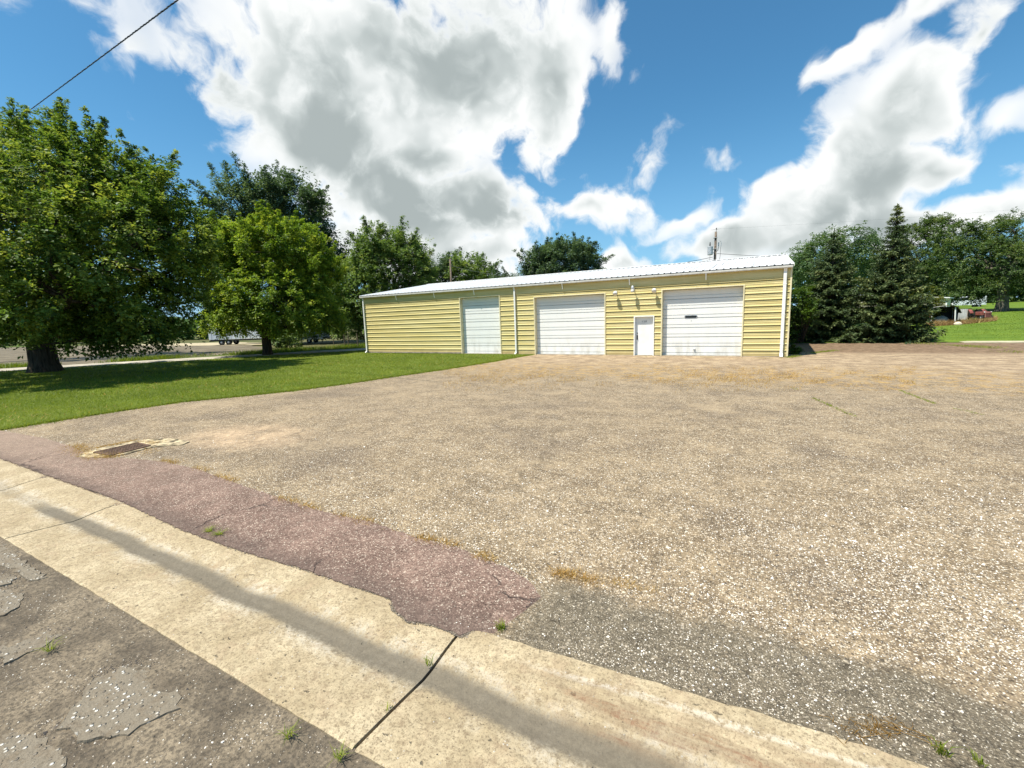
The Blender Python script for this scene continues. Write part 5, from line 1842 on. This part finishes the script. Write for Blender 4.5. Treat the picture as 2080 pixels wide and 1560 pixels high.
# green weeds rooted in two long cracks of the lot
pts2, h2 = [], []
tuft_line([(1612, 788), (1650, 808), (1690, 826), (1735, 846)], 420, 0.03, 0.04, -0.5)
tuft_line([(1826, 792), (1860, 806), (1900, 820), (1990, 842)], 420, 0.03, 0.035, -0.3)
tuft_line([(1600, 727), (1625, 722), (1655, 717), (1700, 712)], 1500, 0.12, 0.10, -0.7)
tuft_line([(1300, 724), (1400, 725), (1500, 727), (1590, 728)], 500, 0.05, 0.05, 0.3)
tuft_line([(1850, 697), (1950, 702), (2010, 706), (2090, 720)], 2400, 0.35, 0.10, -0.3)
pts2, h2 = np.array(pts2), np.array(h2)
v = blades(pts2, h2, rng.uniform(0.003, 0.008, len(pts2)), 0.8, rng)
link(bpy.data.objects.new('crack_grass', big_mesh('crack_grass', v, 3, M['blade'], np.repeat(rng.uniform(0.3, 1, len(pts2)), 3))), None, (0, 0, 0), kind='stuff',
     label='green grass rooted in cracks and along the edges of the lot', category='grass')

# rough grass beyond the road
n = 60000
s_ = rng.uniform(-30, 60, n)
w_ = 3.9 + rng.random(n) * np.interp(s_, [-30, 12, 30, 60], [1.3, 2.8, 7.5, 8.0])
x = -41.5 + RD.x * s_ + RN.x * w_
y = 9.2 + RD.y * s_ + RN.y * w_
keep = (np.sin(x * 0.6) * np.sin(y * 0.5 + 1) + rng.random(n)) > 0.35
x, y = x[keep], y[keep]
n = len(x)
v = blades(np.stack([x, y, np.full(n, -0.03)], 1), rng.uniform(0.1, 0.42, n), rng.uniform(0.01, 0.03, n), 0.6, rng)
link(bpy.data.objects.new('verge_grass', big_mesh('verge_grass', v, 3, M['blade'], np.repeat(rng.uniform(0, 0.75, n), 3))), None, (0, 0, 0), kind='stuff',
     label='long rough grass along the far side of the back road', category='grass')

# dead brush on the right lawn
pts = []
for _ in range(7000):
    px = rng.uniform(1882, 2024)
    q = gptr(px, np.interp(px, [1882, 1900, 1950, 2000, 2024], [664, 663, 660, 655, 652]) - abs(rng.normal(0, 3.0)))
    pts.append((q.x, q.y, q.z))
pts = np.array(pts)
n = len(pts)
clump = 0.6 + 0.4 * np.sin(pts[:, 0] * 2.1) * np.sin(pts[:, 1] * 1.3 + 1)
v = blades(pts, rng.uniform(0.15, 0.62, n) * clump, rng.uniform(0.012, 0.03, n), 0.6, rng)
link(bpy.data.objects.new('dry_brush', big_mesh('dry_brush', v, 3, M['brush'], np.repeat(np.clip(rng.normal(0.45, 0.28, n) + 0.5 * (clump - 0.6), 0, 1), 3))), None, (0, 0, 0), kind='stuff',
     label='rust brown dead brush heaped round the shelter and the tractor', category='brush')


def weed(px, py, label, n, h, seed, leaf='blade', flat=0.5, z=0.0, group=None):
    r2 = np.random.default_rng(seed)
    q = gpt(px, py, z)
    pts = np.zeros((n, 3))
    pts[:, :2] = r2.normal(0, h * 0.16, (n, 2))
    a = r2.uniform(0, 2 * math.pi, n)
    hh = h * r2.uniform(0.4, 1.0, n)
    out = np.stack([np.cos(a), np.sin(a), 0 * a], 1)
    sd = np.stack([-np.sin(a), np.cos(a), 0 * a], 1)
    w = (h * 0.032 * r2.uniform(0.7, 1.3, n))[:, None]
    m_ = pts + out * (hh * flat * 0.35)[:, None] + UP * (hh * 0.6)[:, None]
    t_ = pts + out * (hh * flat * r2.uniform(0.7, 1.5, n))[:, None] + UP * (hh * r2.uniform(0.6, 1.0, n))[:, None]
    v = np.stack([pts - sd * w, pts + sd * w, m_ + sd * w * 0.8, t_, m_ - sd * w * 0.8], 1).reshape(-1, 3)
    i = np.arange(n)[:, None] * 5
    f = np.concatenate([i + np.array([[0, 1, 2]]), i + np.array([[0, 2, 4]]), i + np.array([[4, 2, 3]])], 1).reshape(-1, 3)
    me = big_mesh('weed', v, 3, M[leaf], np.repeat(r2.uniform(0.3, 1, n), 5), f)
    o = bpy.data.objects.new('weed', me)
    link(o, None, q, label=label, category='weed')
    return o


weed(425, 1081, 'flat green weed on the kerb edge beside the pink strip, farthest up the gutter', 60, 0.07, 1, flat=1.6, z=0.005)
weed(446, 1087, 'small creeping weed just right of the flat weed on the kerb edge', 60, 0.07, 2, flat=1.8, z=0.005)
weed(1018, 1279, 'bright green grass tuft growing through the end of the pink asphalt', 42, 0.085, 3, z=0.012)
weed(872, 1352, 'sparse grass sprig in the upper part of the kerb joint', 12, 0.085, 4, z=-0.02)
weed(790, 1440, 'thin grass sprig in the lower part of the kerb joint', 9, 0.075, 5, z=-0.03)
weed(100, 1322, 'pale green weed in the dirt beside the broken asphalt at the left', 22, 0.075, 6, flat=1.3)
weed(588, 1496, 'small green weed in the street dirt near the gutter', 26, 0.07, 7, flat=1.1)
weed(690, 1540, 'low weed at the street edge under the kerb joint', 34, 0.055, 8, flat=1.3)
weed(1915, 1535, 'green grass tuft against the back of the kerb at the lower right', 30, 0.10, 9, z=0.10)
weed(1990, 1556, 'short grass tuft at the very bottom right corner', 26, 0.08, 10, z=0.10)

# brown twigs and stalks lying by the kerb at the lower right
tw = random.Random(4)
mb = MB()
for k in range(70):
    q = gpt(tw.gauss(1765, 38), tw.gauss(1478, 14), 0.11)
    a = tw.uniform(0, 6.3)
    l_ = tw.uniform(0.02, 0.08)
    p = Vector((q.x, q.y, lot_z(q.x, q.y) + 0.004))
    mb.tube([p, p + Vector((math.cos(a) * l_ * .5, math.sin(a) * l_ * .5, tw.uniform(0.004, 0.02))), p + Vector((math.cos(a + .3) * l_, math.sin(a + .3) * l_, 0.003))], 0.0012, 4)
for a, b_ in (((1790, 1462), (1915, 1510)), ((1810, 1478), (1930, 1530)), ((1750, 1498), (1830, 1490))):
    p, q = gpt(*a, 0.118), gpt(*b_, 0.118)
    mb.tube([p, p.lerp(q, 0.5) + Vector((0, 0, 0.01)), q], 0.0016, 5)
mb.obj('dead_stalks', M['straw'], None, kind='stuff', label='brown dead stalks matted against the kerb at the lower right', category='dead plants')


# loose pebbles
def pebbles(name, label, xy, z, size, seed, tone=None):
    r2 = np.random.default_rng(seed)
    n = len(xy)
    dirs = np.array([[1, 0, 0], [0, 1, 0], [-1, 0, 0], [0, -1, 0], [0, 0, 1]], float)
    tri = np.array([[0, 1, 4], [1, 2, 4], [2, 3, 4], [3, 0, 4]])
    a = r2.uniform(0, 2 * math.pi, n)
    ca, sa = np.cos(a), np.sin(a)
    v = dirs[None] * r2.uniform(0.6, 1.25, (n, 5, 1))
    v[..., 0] *= r2.uniform(0.8, 1.5, (n, 1))
    v[..., 2] *= r2.uniform(0.45, 0.9, (n, 1))
    v[:, :4, 2] = -0.25
    v[:, 4, :2] += r2.normal(0, 0.25, (n, 2))
    x = v[..., 0] * ca[:, None] - v[..., 1] * sa[:, None]
    y = v[..., 0] * sa[:, None] + v[..., 1] * ca[:, None]
    v = np.stack([x, y, v[..., 2]], -1) * size[:, None, None]
    v += np.concatenate([xy, z[:, None]], 1)[:, None]
    f = (np.arange(n)[:, None, None] * 5 + tri[None]).reshape(-1, 3)
    t = r2.random(n) if tone is None else tone
    me = big_mesh(name, v.reshape(-1, 3), 3, M['pebble'], np.repeat(t, 5), f)
    return link(bpy.data.objects.new(name, me), None, (0, 0, 0), kind='stuff', label=label, category='pebbles')


n = 130000
px = rng.uniform(-30, 2110, n)
py = 880 + 690 * rng.random(n) ** 0.75
X, Yy, Dd = [], [], []
for a, b_ in zip(px, py):
    q = gpt(a, b_)
    if q.y < 3.25 and q.x > -1.3 and rng.random() < 0.62:
        continue
    if q.y > 2.46 and not (q.x < -1.3 and q.y < 3.36):
        d_ = math.hypot(q.x, q.y)
        if rng.random() < 0.55 + 0.45 * math.sin(q.x * 1.9 + 1.3 * math.sin(q.y * 1.4)) * math.sin(q.y * 1.7):
            X.append(q.x)
            Yy.append(q.y)
            Dd.append(d_)
X, Yy, Dd = np.array(X), np.array(Yy), np.array(Dd)
size = np.clip(rng.lognormal(-5.62, 0.42, len(X)), 0.0015, 0.013) * np.clip(Dd / 3.2, 1, 1.6)
zz = np.array([lot_z(a, b_) for a, b_ in zip(X, Yy)])
pebbles('gravel', 'loose tan and white pebbles strewn over the worn lot', np.stack([X, Yy], 1), zz + 0.001, size, 71)
n = 9000
px, py = rng.uniform(-30, 760, n), rng.uniform(1090, 1575, n)
XY = np.array([(q.x, q.y) for q in (gpt(a, b_, -0.02) for a, b_ in zip(px, py)) if q.y < 1.36])
pebbles('gravel', 'small stones scattered in the dirt of the street', XY, np.full(len(XY), -0.021), np.clip(rng.lognormal(-6.0, 0.55, len(XY)), 0.001, 0.012), 72)
XY = []
for _ in range(900):
    t = rng.random()
    q = gpt(900 + 300 * t, 1270 + 60 * t, 0.01)
    XY.append((q.x + rng.normal(0, 0.10), q.y + rng.normal(0.04, 0.05)))
XY = np.array(XY)
XY = XY[(XY[:, 1] > 2.42)]
pebbles('gravel', 'pebbles and crumbs gathered at the end of the pink strip', XY, np.full(len(XY), 0.012), np.clip(rng.lognormal(-5.5, 0.5, len(XY)), 0.0015, 0.012), 73)

XY, ZZ = [], []
for _ in range(5200):                          # crumbs of asphalt broken off round the street pieces
    q_ = PIECES[rng.integers(len(PIECES))]
    i = rng.integers(len(q_))
    a, b_ = q_[i], q_[(i + 1) % len(q_)]
    t = rng.random()
    q = gpt(a[0] + (b_[0] - a[0]) * t, a[1] + (b_[1] - a[1]) * t, -0.02)
    x, y = q.x + rng.normal(0, 0.03), q.y + rng.normal(0, 0.03)
    if y < 1.36:
        XY.append((x, y))
XY = np.array(XY)
pebbles('asphalt_crumbs', 'dark crumbs of broken asphalt lying round the old street pieces', XY, np.full(len(XY), -0.019), np.clip(rng.lognormal(-5.9, 0.6, len(XY)), 0.001, 0.014), 74,
        np.clip(rng.normal(0.12, 0.12, len(XY)), 0, 1))

XY = []
for _ in range(3600):                          # crumbling edge of the pink strip
    i = rng.integers(len(low) - 1)
    t = rng.random()
    q = gpt(low[i][0] + (low[i + 1][0] - low[i][0]) * t, low[i][1] + (low[i + 1][1] - low[i][1]) * t, 0.014)
    XY.append((q.x + rng.normal(0, 0.012), q.y + abs(rng.normal(0, 0.022)) - 0.012))
XY = np.array(XY)
pebbles('asphalt_crumbs', 'dark crumbs along the broken edge of the pink strip beside the kerb', XY, np.full(len(XY), 0.010), np.clip(rng.lognormal(-5.7, 0.45, len(XY)), 0.0015, 0.010), 75,
        np.clip(rng.normal(0.16, 0.1, len(XY)), 0, 1))

XY = []
for _ in range(4200):                          # gravel spilled from the lot over the edge of the pink strip
    i = rng.integers(len(upp) - 1)
    t = rng.random()
    q = gpt(upp[i][0] + (upp[i + 1][0] - upp[i][0]) * t, upp[i][1] + (upp[i + 1][1] - upp[i][1]) * t, 0.014)
    XY.append((q.x + rng.normal(0, 0.07), q.y + rng.normal(0.0, 0.07)))
XY = np.array(XY)
pebbles('gravel', 'tan pebbles spilled from the lot over the upper edge of the pink strip', XY, np.full(len(XY), 0.012), np.clip(rng.lognormal(-5.6, 0.45, len(XY)), 0.0015, 0.012), 76)

# dry blades here and there in the lawn
n = 9000
x, y = rng.uniform(-40, -12, n), rng.uniform(3.4, 25, n)
k_ = np.sin(x * 0.9 + 1.7 * np.sin(y * 0.6)) * np.sin(y * 0.8 + 0.7 * x)
keep = inside(lawn_poly, x, y) & (k_ + rng.random(n) * 0.9 > 0.75)
x, y = x[keep], y[keep]
n = len(x)
v = blades(np.stack([x, y, np.full(n, 0.025)], 1), rng.uniform(0.04, 0.10, n), rng.uniform(0.004, 0.010, n), 0.8, rng)
link(bpy.data.objects.new('dry_grass', big_mesh('dry_grass', v, 3, M['straw'], np.repeat(rng.uniform(0.4, 1, n), 3))), None, (0, 0, 0), kind='stuff', label='pale dry blades scattered through the left lawn', category='grass')

n = 240000
x, y = rng.uniform(2, 60, n), rng.uniform(36.5, 95, n)
D = x * FW2[0] + y * FW2[1]
keep = (D > 22) & (rng.random(n) < np.clip((28 / np.maximum(D, 5)) ** 1.6, 0.05, 1) * 0.75) & (x < 0.95 * D + 2)
x, y, D = x[keep], y[keep], D[keep]
n = len(x)
st = np.sin((x * 0.55 - y * 0.9) * 1.15)
v = blades(np.stack([x, y, 0.012 + 0.018 * np.maximum(0, y - 37)], 1), rng.uniform(0.03, 0.08, n), 0.007 * np.clip(D / 20, 1, 3) * rng.uniform(0.7, 1.4, n), 0.8, rng)
link(bpy.data.objects.new('lawn_grass', big_mesh('lawn_grass', v, 3, M['blade'], np.repeat(np.clip(rng.normal(0.36, 0.16, n) + 0.14 * st, 0, 1), 3))), None, (0, 0, 0), kind='stuff', label='mown striped grass of the right lawn behind the lot', category='grass')
